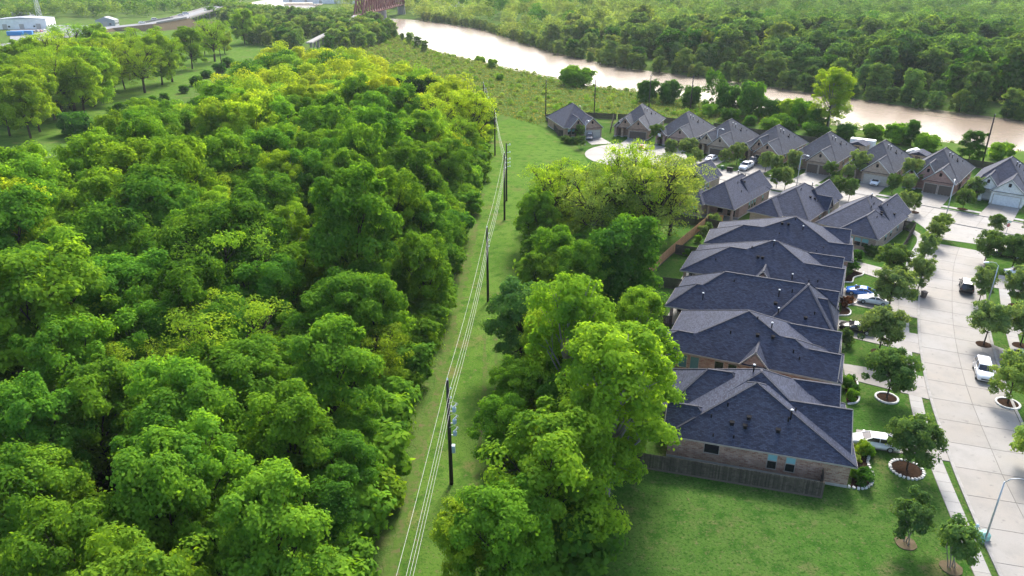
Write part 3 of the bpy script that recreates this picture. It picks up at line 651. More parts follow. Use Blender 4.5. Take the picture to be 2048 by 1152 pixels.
def crown_arrays(rs, H, z0, Rr, nlobe, nclump, nleaf, leaf, profile='dome', cr=1.0, spread=.55):
    """Lobes -> clumps -> leaves. Returns leaf arrays and lobe centres for the branches."""
    lobes = []
    for i in range(nlobe):
        t = (i + rs.uniform(.2, .8)) / nlobe
        zz = z0 + (H - z0) * (t ** .8)
        if profile == 'dome': rr = Rr * math.sqrt(max(.06, 1 - ((t - .32) / .78) ** 2))
        elif profile == 'oval': rr = Rr * math.sqrt(max(.08, 1 - ((t - .45) / .62) ** 2))
        elif profile == 'column': rr = Rr * (1.05 - .5 * t)
        else: rr = Rr * (.45 + .75 * math.sin(min(1, t * 1.15) * math.pi * .62))
        a = i * 2.399 + rs.uniform(-.5, .5); f = rs.uniform(.45, .8)
        lr = Rr * rs.uniform(.30, .48)
        lobes.append((np.array([rr * f * math.cos(a), rr * f * math.sin(a), min(zz, H - lr * .6)]), lr))
    Cs, Ns, Ss, Vs = [], [], [], []
    per = max(1, nclump // nlobe)
    for c, lr in lobes:
        d = sph(rs, per, .55); tone = rs.uniform(.3, .7)
        for k in range(per):
            q = c + d[k] * lr * np.array([1, 1, .85]) * rs.uniform(.7, 1.3)
            if q[2] < z0 * .6: continue
            r = cr * rs.uniform(.65, 1.35)
            m_ = int(nleaf * rs.uniform(.6, 1.3)); e = sph(rs, m_, .35)
            rad = rs.uniform(.4, 1.08, (m_, 1)) ** .6 * np.where(rs.uniform(size=(m_, 1)) < .14, 1.35, 1.0)
            P_ = q + e * rad * r * np.array([1, 1, spread])
            outw = d[k] * .5 + e * .7 + np.array([0, 0, .45]) + rs.normal(size=(m_, 3)) * .45
            Cs.append(P_); Ns.append(outw); Ss.append(leaf * rs.uniform(.6, 1.25, m_)); ct = tone + rs.uniform(-.22, .22)
            Vs.append(np.clip(ct + rs.normal(size=m_) * .18, 0, 1))
    return np.concatenate(Cs), np.concatenate(Ns), np.concatenate(Ss), np.concatenate(Vs), lobes
def trunk_mesh(name, rs, H, z0, lobes, r0, mat, lean=.3, stems=1, twigs=1):
    mb = MB()
    for s_ in range(stems):
        bx, by = (rs.uniform(-.25, .25), rs.uniform(-.25, .25)) if stems > 1 else (0, 0)
        ax, ay = rs.uniform(-lean, lean), rs.uniform(-lean, lean); zt = z0 + (H - z0) * .30
        pts = [(bx, by, -.25), (bx * 1.2, by * 1.2, .25), (bx + ax * .5, by + ay * .5, zt * .5), (bx + ax, by + ay, zt)]
        mb.tube(pts, [r0 * 1.45, r0 * 1.05, r0 * .85, r0 * .7], 7)
        top = Vector(pts[-1])
        for i, (c, lr) in enumerate(lobes):
            if stems > 1 and i % stems != s_: continue
            c = Vector(c); st = Vector((bx + ax, by + ay, min(zt, max(zt * .6, c.z * .55))))
            mid = st.lerp(c, .5) + Vector((rs.uniform(-.3, .3), rs.uniform(-.3, .3), rs.uniform(0, .5)))
            rr = r0 * rs.uniform(.38, .55)
            mb.tube([st, mid, c + Vector((0, 0, lr * .1))], [rr, rr * .7, rr * .3], 5)
            for k in range(3 * twigs):
                e = c + Vector(sph(rs, 1, .6)[0]) * lr * .9
                mb.tube([mid.lerp(c, rs.uniform(.2, .8)), e], [rr * .35, rr * .12], 4)
    return mb.mesh(name, mat, smooth=True, uv=False)
KIND = {}
def make_kind(key, n, seed, H, z0, Rr, nlobe, nclump, nleaf, leaf, profile, cr, spread=.6, r0=.22, bark='bark', stems=1, lean=.4, twigs=1):
    KIND[key] = []
    for k in range(n):
        rs = np.random.RandomState(seed + k)
        h = H * rs.uniform(.93, 1.07)
        C, Nn, S, V, lobes = crown_arrays(rs, h, z0, Rr, nlobe, nclump, nleaf, leaf, profile, cr, spread)
        cm = leaf_mesh(key + "_crown", C, Nn, S, rs, V); cm.materials.append(M['leaf'])
        tm = trunk_mesh(key + "_trunk", rs, h, z0, lobes, r0, M[bark], lean, stems, twigs)
        KIND[key].append((cm, tm))
make_kind('broad', 6, 10, 13.0, 2.6, 4.9, 17, 150, 210, .20, 'dome', .92, .8, .24)
make_kind('airy', 3, 40, 15.0, 4.0, 6.2, 20, 150, 85, .18, 'vase', 1.2, .6, .40, twigs=3)
make_kind('tall', 2, 60, 18.5, 3.0, 4.6, 24, 200, 190, .20, 'oval', .92, .75, .30, 'barkpale')
make_kind('vine', 3, 80, 12.0, .3, 2.9, 18, 126, 200, .19, 'column', .95, .8, .24)
make_kind('round', 3, 100, 6.2, 1.9, 2.7, 13, 95, 120, .17, 'dome', .62, .7, .11, lean=.15)
make_kind('myrtle', 2, 120, 4.1, 1.5, 1.5, 9, 60, 90, .13, 'dome', .42, .8, .045, 'barkpale', 4, .5)
make_kind('shrub', 4, 140, 2.6, .1, 1.9, 9, 55, 110, .22, 'dome', .7, .7, .05, stems=2)
make_kind('ball', 2, 160, 1.1, .05, .62, 6, 34, 70, .085, 'dome', .26, .9, .03)
make_kind('bank', 5, 180, 12.0, .6, 5.2, 15, 95, 55, .52, 'dome', 1.4, .65, .25)
make_kind('sapling', 1, 200, 4.6, .5, 1.5, 8, 40, 60, .16, 'oval', .5, .8, .04)

def tree(kind, x, y, colr, scale=1.0, label=None, group=None, z=0.0, name=None, cat='tree', sz=1.0, var=None, rz=None, jit=.16):
    cm, tm = KIND[kind][rnd.randrange(len(KIND[kind])) if var is None else var]
    root = empty(name or 'tree', (x, y, z), rnd.uniform(0, 6.28) if rz is None else rz, label=label, cat=cat, group=group)
    s = scale; root.scale = (s * rnd.uniform(.93, 1.07), s * rnd.uniform(.93, 1.07), s * sz)
    c = bpy.data.objects.new("crown", cm); col.objects.link(c); c.parent = root
    j = 1 + rnd.uniform(-jit, jit); k = rnd.uniform(-jit, jit) * .7
    c.color = (max(.005, colr[0] * j * (1 + k)), colr[1] * j, max(.004, colr[2] * j * (1 - k)), 1)
    t = bpy.data.objects.new("trunk", tm); col.objects.link(t); t.parent = root
    return root
GREEN = (.120, .262, .030); DEEP = (.056, .155, .026); LIME = (.235, .365, .036); YELLOW = (.34, .41, .036); MID = (.162, .310, .036); BLUE = (.085, .200, .058); PALE = (.225, .32, .085)
def lerp3(a, b, t): return tuple(a[i] + (b[i] - a[i]) * t for i in range(3))
def scatter(poly, spacing, seed, edge=0.0):
    rs = np.random.RandomState(seed); xs = [p[0] for p in poly]; ys = [p[1] for p in poly]; pts = []
    y = min(ys); row = 0
    while y < max(ys):
        x = min(xs) + (row % 2) * spacing / 2
        while x < max(xs):
            pts.append((x + rs.uniform(-.46, .46) * spacing, y + rs.uniform(-.46, .46) * spacing)); x += spacing
        y += spacing * .87; row += 1
    P_ = np.array(pts); ok = inside(poly, P_[:, 0], P_[:, 1])
    if edge: ok &= dist(poly, P_[:, 0], P_[:, 1]) > edge
    return P_[ok]
def proj(x, y, z):
    zc = y * math.cos(PITCH) + (CAM_H - z) * math.sin(PITCH)
    if zc < 1: return (-9e3, 9e3)
    return (1024 + FPX * x / zc, 576 + FPX * ((CAM_H - z) * math.cos(PITCH) - y * math.sin(PITCH)) / zc)
def seen(x, y, z=12, m=170):
    a = proj(x, y, z); return -m < a[0] < 2048 + m and -m < a[1] < 1152 + 1.6 * m
# --- the big wood left of the power line
patch = np.random.RandomState(5)
PC = [(patch.uniform(-130, -5), patch.uniform(25, 330), patch.uniform(0, 1)) for _ in range(60)]
def patchval(x, y): 
    w = [(v, math.exp(-((x - a) ** 2 + (y - b) ** 2) / 180)) for a, b, v in PC]; s = sum(k for _, k in w) + 1e-6
    return sum(v * k for v, k in w) / s
def mass(name, items, label, leaf, quads, seed, cat, shape=(1, 1, .62)):
    """Many far crowns that read as one mass: one mesh. items: x, y, crown centre z, radius, colour."""
    rs = np.random.RandomState(seed); Cs, Ns, Ss, Vs, Ks = [], [], [], [], []
    for x, y, zc, r, c in items:
        nl = 9; lc = sph(rs, nl, .35) * np.array([.55, .55, .5]) * r; n = max(20, quads // nl)
        for k in range(nl):
            e = sph(rs, n, .45); rad = rs.uniform(.6, 1.05, (n, 1)); P_ = lc[k] + e * rad * r * .50 * np.array([1, 1, .8])
            Cs.append(P_ + np.array([x, y, zc])); Ns.append(e * .7 + lc[k] / r * .5 + np.array([0, 0, .45]) + rs.normal(size=(n, 3)) * .45)
            Ss.append(leaf * rs.uniform(.6, 1.25, n)); Vs.append(np.clip(rs.uniform(.3, .7) + rs.normal(size=n) * .2, 0, 1)); Ks.append(np.tile(np.array([*c, 1.0]), (n, 1)))
    me = leaf_mesh(name, np.concatenate(Cs), np.concatenate(Ns), np.concatenate(Ss), rs, np.concatenate(Vs)); me.materials.append(M['leafcol'])
    a = me.attributes.new("leafcol", 'FLOAT_COLOR', 'FACE'); a.data.foreach_set("color", np.concatenate(Ks).astype(np.float32).ravel())
    return link(name, me, label=label, cat=cat, kind="stuff")
def zone(x, y):
    px, py = proj(x, y, 10)
    if x > -15.5 and y < 230: return ("beside the lower mown strip" if y < 80 else "beside the middle of the mown strip" if y < 130 else "beside the upper mown strip")
    v = "bottom" if py > 900 else "lower" if py > 650 else "middle" if py > 440 else "upper" if py > 290 else "far"
    h = "left edge" if px < 200 else "left half" if px < 480 else "right half"
    return f"in the {v} wood, {h}"
wl_pts = sorted([p for p in scatter(WOOD_L, 6.7, 3) if seen(p[0], p[1], 10, 90)], key=lambda p: p[0] ** 2 + p[1] ** 2)
far_crowns = []
for i, (x, y) in enumerate(wl_pts):
    r = rnd.random(); t = min(1, max(0, (y - 90) / 170)); pv = patchval(x, y)
    u = (rnd.random() * .55 + pv * .45)
    s = rnd.choice((rnd.uniform(.55, .85), rnd.uniform(.8, 1.1), rnd.uniform(.95, 1.32))); x += rnd.uniform(-1.2, 1.2)
    if y < 62: s = min(s, .86)
    if x > -17: s *= rnd.uniform(.62, .95)
    q = u * .75 + t * .32
    ci = 0 if q < .36 else (1 if q < .62 else 2)
    cc = lerp3(DEEP, GREEN, q / .36) if ci == 0 else (lerp3(GREEN, MID, (q - .36) / .26) if ci == 1 else lerp3(LIME, YELLOW, min(1, (q - .62) / .35 * (.4 + .6 * t))))
    if i >= 296:
        far_crowns.append((x, y, 8.2 * s, 4.6 * s, cc if r > .12 else DEEP)); continue
    if r < .08:
        tree('tall', x, y, lerp3(GREEN, LIME, u), s * .72, "upright oval-crowned tree " + zone(x, y), 'oval trees of the left wood', name='woodland_tree')
    elif r < .18:
        tree('vine', x, y, lerp3(DEEP, GREEN, rnd.random() * .5), s * 1.0, "dark vine-draped tree " + zone(x, y), 'vine-draped trees of the left wood', name='woodland_tree')
    elif r < .18 + .16 * t + .07:
        tree('airy', x, y, lerp3(MID, YELLOW, min(1, .1 + .6 * t * u + .3 * u)), s * .86, "open-crowned tree showing limbs " + zone(x, y), 'open-crowned trees of the left wood', name='woodland_tree')
    else:
        tree('broad', x, y, cc, s, ["deep green", "fresh green", "yellow-green"][ci] + " broadleaf tree " + zone(x, y), 'broadleaf trees of the left wood', name='woodland_tree', sz=rnd.uniform(.88, 1.22))
mass("woodland_canopy", far_crowns, "far crowns of the left wood, yellow-green toward the river", .36, 1500, 21, "wood")
# shrubs along the wood's edge on the mown strip
edge = [Vector(p) for p in WOOD_L[:8]]
for p in resample(smooth([tuple(e) for e in edge], 5), 2.9):
    if p.y < 34: continue
    tree('shrub', p.x + rnd.uniform(-1.0, 1.1), p.y + rnd.uniform(-.8, .8), lerp3(DEEP, MID, rnd.random()), rnd.uniform(.9, 1.7), ("dark" if rnd.random() < .5 else "fresh green") + " leafy shrub at the wood's foot beside the " + ("lowest" if p.y < 55 else "lower" if p.y < 80 else "middle" if p.y < 115 else "upper" if p.y < 160 else "farthest") + " mown strip", "shrubs along the edge of the left wood", name='shrub', cat='shrub')
# undergrowth carpets
def carpet(name, poly, dens, label, size, seed, zmax, colr, cat, flat=.7):
    rs = np.random.RandomState(seed); xs = [p[0] for p in poly]; ys = [p[1] for p in poly]
    A = (max(xs) - min(xs)) * (max(ys) - min(ys)); n = int(A * dens)
    X = rs.uniform(min(xs), max(xs), n); Y = rs.uniform(min(ys), max(ys), n); ok = inside(poly, X, Y); X, Y = X[ok], Y[ok]
    h = (np.sin(X * .9) * np.cos(Y * .8 + 1) * .5 + .5) * zmax * rs.uniform(.2, 1, len(X)); Z = gheight(X, Y) + h + .08
    Nn = rs.normal(size=(len(X), 3)) * .6 + np.array([0, 0, flat])
    me = leaf_mesh(name, np.stack([X, Y, Z], 1), Nn, size * rs.uniform(.6, 1.3, len(X)), rs, rs.uniform(0, 1, len(X))); me.materials.append(M['leafvc'])
    o = link(name, me, label=label, cat=cat, kind="stuff"); o.color = (*colr, 1); return o
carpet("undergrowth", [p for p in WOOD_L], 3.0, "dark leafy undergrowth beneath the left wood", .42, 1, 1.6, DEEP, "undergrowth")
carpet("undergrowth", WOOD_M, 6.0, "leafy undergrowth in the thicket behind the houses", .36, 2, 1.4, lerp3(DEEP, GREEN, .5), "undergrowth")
# --- the thicket between the mown strip and the houses
big = [('tall', 1212, 1010, lerp3(MID, LIME, .25), 1.0, "tall oval pale-barked tree beside the nearest house"), ('tall', 1262, 905, MID, .80, "full green tree close behind the nearest house"), ('broad', 1100, 1120, MID, .98, "full round green tree lowest beside the open lawn"),
       ('tall', 1135, 860, MID, .92, "tall green tree in the middle of the thicket"), ('broad', 1035, 845, GREEN, .58, "small round green tree at the thicket's edge by the transformer pole"), ('broad', 1040, 742, BLUE, .86, "blue-green tree bulging over the mown strip"),
       ('vine', 1085, 800, LIME, .95, "narrow yellow-tipped tree in the middle of the thicket"), ('broad', 1008, 935, GREEN, .58, "round green tree next to the transformer pole"), ('broad', 945, 1165, LIME, .60, "yellow-tipped young tree at the foot of the mown strip"), ('broad', 1010, 1200, GREEN, .8, "green tree at the bottom edge of the thicket"),
       ('vine', 1215, 640, DEEP, 1.15, "dark upright tree at the back of the third house's yard"), ('vine', 1265, 625, lerp3(DEEP, GREEN, .4), 1.2, "dense dark tree beside the fenced back yards"), ('broad', 1165, 640, GREEN, .85, "mid-green tree deep in the thicket"), ('broad', 1110, 600, GREEN, .82, "rounded green tree on the mown strip side of the thicket"),
       ('airy', 1300, 500, PALE, 1.08, "large spreading pale tree with vine-wrapped limbs before the cul-de-sac"), ('airy', 1245, 488, LIME, .98, "tall airy yellow-green tree in front of the cul-de-sac"), ('airy', 1180, 500, PALE, .95, "pale airy tree with mottled foliage near the mown strip"), ('airy', 1110, 470, LIME, .9, "open yellowish tree at the head of the thicket"), ('broad', 1075, 500, GREEN, .78, "dense green tree at the head of the thicket"),
       ('airy', 1340, 470, PALE, .95, "ragged pale tree leaning toward the back porch house"), ('tall', 1270, 760, MID, .62, "slender green tree behind the second house")]
xy_ = G(1250, 478); tree('airy', xy_[0], xy_[1], LIME, .72, "slim tall tree whose sparse top rises over the cul-de-sac", name='thicket_tree', sz=1.65, jit=.05)
for k, px, py, c, s, lab in big:
    x, y = G(px, py); tree(k, x, y, c, s, lab, jit=.06, name="thicket_tree")
for x, y in scatter(WOOD_M, 5.2, 9, .8):
    if not seen(x, y, 5) or x < 3.0: continue
    if rnd.random() < .45: tree('broad', x, y, lerp3(DEEP, MID, rnd.random()), rnd.uniform(.42, .66), "smaller green tree crowded in the thicket behind the houses", "small trees of the thicket", name="thicket_tree")
    else: tree('shrub', x, y, lerp3(DEEP, LIME, rnd.random() * .8), rnd.uniform(1.1, 1.9), "leafy shrub crowded in the thicket behind the houses", "shrubs of the thicket", name='shrub', cat='shrub')
# --- pecans on the mown field, upper left
for i, (px, py) in enumerate([(290, 186), (250, 179), (207, 203), (230, 188), (190, 213), (325, 170), (345, 164), (62, 278), (385, 138), (430, 123), (490, 88), (20, 272), (150, 222), (110, 240), (155, 196), (110, 205), (60, 220), (20, 225), (260, 160), (215, 165), (170, 170), (120, 175), (70, 185), (20, 190), (300, 145), (255, 140), (205, 140), (155, 145), (100, 150), (45, 155), (0, 160), (410, 110), (450, 108), (520, 80), (30, 252), (80, 264), (130, 240), (60, 242), (170, 234), (100, 224), (10, 242), (140, 217)]):
    x, y = G(px, py); tree('broad' if i % 3 else 'airy', x, y, lerp3(GREEN, LIME, .3 + .5 * rnd.random()), rnd.uniform(1.15, 1.42) if i < 28 or i > 33 else 1.0, ["big pecan-like tree on the mown field left of the wood", "open-crowned tree on the mown field left of the wood"][0 if i % 3 else 1].replace("on the mown", "on the " + ("left edge" if px < 90 else "left part" if px < 200 else "right part" if px < 340 else "far end") + " of the mown"), "trees on the mown field", name="field_tree")
for px, py in [(150, 262), (165, 268), (255, 240), (285, 232), (320, 208), (330, 196), (395, 165), (415, 150), (455, 128), (475, 135), (370, 180), (270, 228), (300, 222), (440, 140)]:
    x, y = G(px, py + 6); tree('shrub', x, y, DEEP, rnd.uniform(.8, 2.0) if px > 170 else 1.9, "small dark round tree between the mown field and the wood", "dark trees along the field's edge", name="field_tree")
# --- far bank of the river
FARB = FB[2:] + [(560, 60), (760, 420), (760, 900), (420, 1010), (60, 1010), (-120, 960), (-180, 860)]
fb = scatter(FARB, 12.4, 31)
rd_ = riverd(fb[:, 0], fb[:, 1]); fb = [(p[0], p[1], -d) for p, d in zip(fb, rd_) if d < -1.0 and seen(p[0], p[1], 10, 320)]
fb.sort(key=lambda p: p[0] ** 2 + p[1] ** 2)
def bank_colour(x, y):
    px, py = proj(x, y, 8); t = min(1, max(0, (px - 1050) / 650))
    warm = lerp3((.24, .31, .11), (.15, .24, .065), rnd.random()); cool = lerp3((.058, .135, .044), (.125, .225, .060), rnd.random() ** 1.2)  # leaf tones lightened, so some distance haze is painted into the colours
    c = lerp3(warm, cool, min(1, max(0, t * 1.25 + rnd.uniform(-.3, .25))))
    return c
far_items = []; nb = 0
for x, y, d in fb:
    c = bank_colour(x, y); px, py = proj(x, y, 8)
    s = rnd.uniform(.85, 1.4) if d > 20 else rnd.uniform(.5, .85)
    if rnd.random() < .12: c = DEEP
    if nb < 270 and seen(x, y, 8, 50):
        z = ["far left", "left", "left centre", "centre", "right centre", "right", "far right"][min(6, max(0, int((px - 850) / 175)))]
        row = "first row" if d < 28 else "second row" if d < 46 else "third row" if d < 66 else "rear rows"
        kind_ = "low bushy tree at the water's edge" if d < 10 else f"tree, {row} of far river bank"
        tone = "pale olive" if c[0] > .11 else "dark green" if c[0] < .055 else "mid green"
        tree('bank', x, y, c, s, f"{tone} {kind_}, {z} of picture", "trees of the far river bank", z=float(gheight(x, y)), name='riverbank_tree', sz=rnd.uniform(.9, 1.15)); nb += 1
    elif (d < 420 and y < 520) or rnd.random() < .62:
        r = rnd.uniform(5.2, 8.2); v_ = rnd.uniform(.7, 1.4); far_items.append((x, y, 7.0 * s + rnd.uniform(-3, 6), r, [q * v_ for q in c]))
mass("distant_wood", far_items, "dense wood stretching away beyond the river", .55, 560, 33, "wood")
for k, p in enumerate(resample([Vector(q) for q in FB[3:14]], 5.2)):
    if not seen(p.x, p.y, 3, 40): continue
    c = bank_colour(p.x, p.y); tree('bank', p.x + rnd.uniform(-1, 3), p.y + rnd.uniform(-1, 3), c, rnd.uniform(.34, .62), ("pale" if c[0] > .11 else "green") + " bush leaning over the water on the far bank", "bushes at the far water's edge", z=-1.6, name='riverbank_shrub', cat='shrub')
# --- trees between the mown field, railway and bridge, and beyond the highway
MIDB = [G(510, 92), G(560, 98), G(640, 100), G(735, 102), G(800, 60, 2), G(730, 44), G(640, 30), G(520, 22), G(440, 40)]
bt = [p for p in scatter(MIDB, 9.5, 41) if riverd(p[0], p[1]) < -6]
for x, y in bt:
    px, py = proj(x, y, 6); 
    if abs(px - 625) < 26 and 60 < py < 90: continue
    tree('bank', x, y, lerp3(DEEP, PALE, rnd.random() * .9), rnd.uniform(.5, .85), f"{'dark' if rnd.random()<.5 else 'light'} green tree near the railway bridge approach, " + ("left" if px < 600 else "right") + " group", "trees by the railway", name='railway_tree')
TOPB = [(-640, 640), (-420, 640), (-330, 700), (-300, 820), (-60, 800), (120, 980), (100, 1120), (-760, 1120)]
ti = []
for x, y in scatter(TOPB, 14, 43):
    px, py = proj(x, y, 6)
    if not seen(x, y, 8, 60) or riverd(x, y) > -8: continue
    if rnd.random() < .25 or (590 < px < 760 and py < 14) or (850 < px < 960 and py < 18): continue
    ti.append((x, y, 6.5, rnd.uniform(5, 8), lerp3(DEEP, PALE, rnd.random() * .7)))
for px in range(-20, 440, 12):
    for py in (6, 16, 26, 36):
        if rnd.random() < .42 + (py > 20) * .25: continue
        if py > 22 and (px < 130): continue
        x, y = G(px, py); q = proj(x, y, 0)
        if abs((py - (88 - .176 * px))) < 14: continue
        ti.append((x, y, 6.5, rnd.uniform(5, 8.5), lerp3(DEEP, LIME, rnd.random() * .6)))
for p in resample([Vector(q) for q in [(-100, 606), (-150, 655), (-222, 700), (-290, 810), (-330, 1000)]], 8): ti += [(p.x - 8, p.y - 3, 6.5, rnd.uniform(5, 7.5), lerp3(DEEP, PALE, rnd.random() * .6)), (p.x - 17, p.y - 6, 6.5, rnd.uniform(5, 7.5), lerp3(DEEP, PALE, rnd.random() * .6))]
mass("distant_trees", ti, "belt of trees along the top of the view beyond the highway", .8, 300, 45, "trees")
# --- trees and shrubs by the water behind the far row of houses
for px, py, k, s, c, lab, sz in [
    (1655, 262, 'tall', 1.12, LIME, "tall lime-green tree at the river's edge behind the far houses", .82), (1632, 262, 'broad', .55, DEEP, "dark bush under the lime-green riverside tree", .9),
    (1820, 292, 'vine', .62, DEEP, "dark vine-covered clump of tree by the water behind the far row", .95), (1935, 328, 'broad', .62, DEEP, "dark round tree by the water near the leaning pole", .95),
    (1293, 202, 'shrub', 1.7, DEEP, "small dark tree on the bank behind the second house", 1.3), (1337, 205, 'shrub', 1.7, DEEP, "lone dark bush against the bright water", 1.4), (1382, 213, 'shrub', 1.5, DEEP, "dark bush at the foot of a riverside pole", 1.4),
    (1423, 216, 'sapling', 2.1, DEEP, "slim tree with a thin feathery top by the water", 1.2), (1455, 224, 'shrub', 2.0, DEEP, "rounded bush left of the riverside clump", 1.4), (1478, 224, 'vine', .50, DEEP, "narrow pointed tree in the riverside clump", .9), (1500, 232, 'shrub', 2.2, lerp3(DEEP, GREEN, .4), "broad bush at the right of the riverside clump", 1.5),
    (1150, 170, 'shrub', 3.2, GREEN, "low domed thicket on the meadow at the water's edge", .7), (1545, 240, 'shrub', 1.6, DEEP, "dark bush on the bank behind the fifth house", 1.2), (1575, 244, 'shrub', 1.8, LIME, "light green bush on the bank behind the fifth house", 1.2), (1600, 248, 'shrub', 1.9, GREEN, "green bush beside the lime-green riverside tree", 1.2),
    (1690, 278, 'shrub', 1.3, DEEP, "dark low bush right of the lime-green riverside tree", 1.0), (1745, 275, 'shrub', 1.3, GREEN, "low bush on the meadow behind the seventh house", .9), (1790, 285, 'shrub', 1.6, GREEN, "bush left of the dark vine-covered clump", 1.0), (1850, 300, 'shrub', 1.5, MID, "bush right of the dark vine-covered clump", .9), (2000, 318, 'shrub', 1.4, MID, "bush at the right end of the river meadow", .9),
    (960, 118, 'shrub', 1.4, MID, "small bush on the near river bank, leftmost", 1.0), (985, 135, 'shrub', 1.2, MID, "small bush on the near river bank, second from left", 1.0), (1000, 160, 'shrub', .8, MID, "tiny bush on the near bank", 1.0)]:
    x, y = G(px, py); tree(k, x, y, c, s, lab, name='riverside_' + ('shrub' if k == 'shrub' else 'tree'), cat='shrub' if k == 'shrub' else 'tree', sz=sz, z=float(gheight(x, y)), jit=.05)
for px, py in [(1540, 262), (1500, 250), (1580, 258), (1620, 268), (1460, 242), (1420, 232), (1560, 250), (1640, 275)]:
    x, y = G(px, py); tree('shrub', x, y, lerp3(DEEP, GREEN, rnd.random()), rnd.uniform(1.0, 1.5), "bush in the rough hedge between the back fence lawn and the river", "rough hedge behind the far houses", name='riverside_shrub', cat='shrub', sz=.8)
for px, py in [(740, 62), (760, 70), (775, 66), (790, 75), (805, 80), (745, 85), (765, 88), (730, 80), (820, 88), (835, 95), (755, 78), (850, 102)]:
    x, y = G(px, py); tree('bank', x, y, lerp3(DEEP, PALE, rnd.random() * .6), rnd.uniform(.3, .55), "small tree at the tip of the river meadow near the railway bridge", "trees at the meadow tip", name='riverside_tree', z=float(gheight(x, y)))
for k, (px, py, s) in enumerate([(795, 200, 1.15), (835, 215, 1.25), (860, 195, 1.1)]):
    x, y = G(px, py + 50); tree('vine', x, y, (.02, .055, .012), s, ["left", "middle", "right"][k] + " of three dark vine-swathed trunks at the back of the wood", name='woodland_tree', cat='tree', jit=.05)
# --- rough meadow growth by the river
MEAD = [(8, 232), (14, 246), (30, 250), (60, 238), (100, 232), (160, 186), (150, 200), (117, 222), (97, 249), (77, 269), (55, 298), (36, 314), (8, 355), (-18, 396), (-42, 440), (-67, 508), (-92, 575), (-112, 560), (-100, 470), (-78, 390), (-45, 320), (-12, 285), (-4, 250)]
carpet("meadow_growth", MEAD, 4.0, "rough mixed meadow plants between the houses and the river", .22, 51, .75, (.11, .15, .045), "meadow", .5)
carpet("meadow_weeds", MEAD, .5, "patches of pale dry weeds on the river meadow", .25, 52, .9, (.22, .20, .11), "weeds", .4)
clumps = []
mp_ = scatter(MEAD, 5.5, 77)
for x, y in mp_:
    if rnd.random() < .55: clumps.append((x, y, .35 + float(gheight(x, y)), rnd.uniform(.7, 1.9), lerp3(GREEN, PALE, rnd.random())))
mass("meadow_brambles", clumps, "low bramble clumps scattered over the river meadow", .20, 260, 78, "brambles")
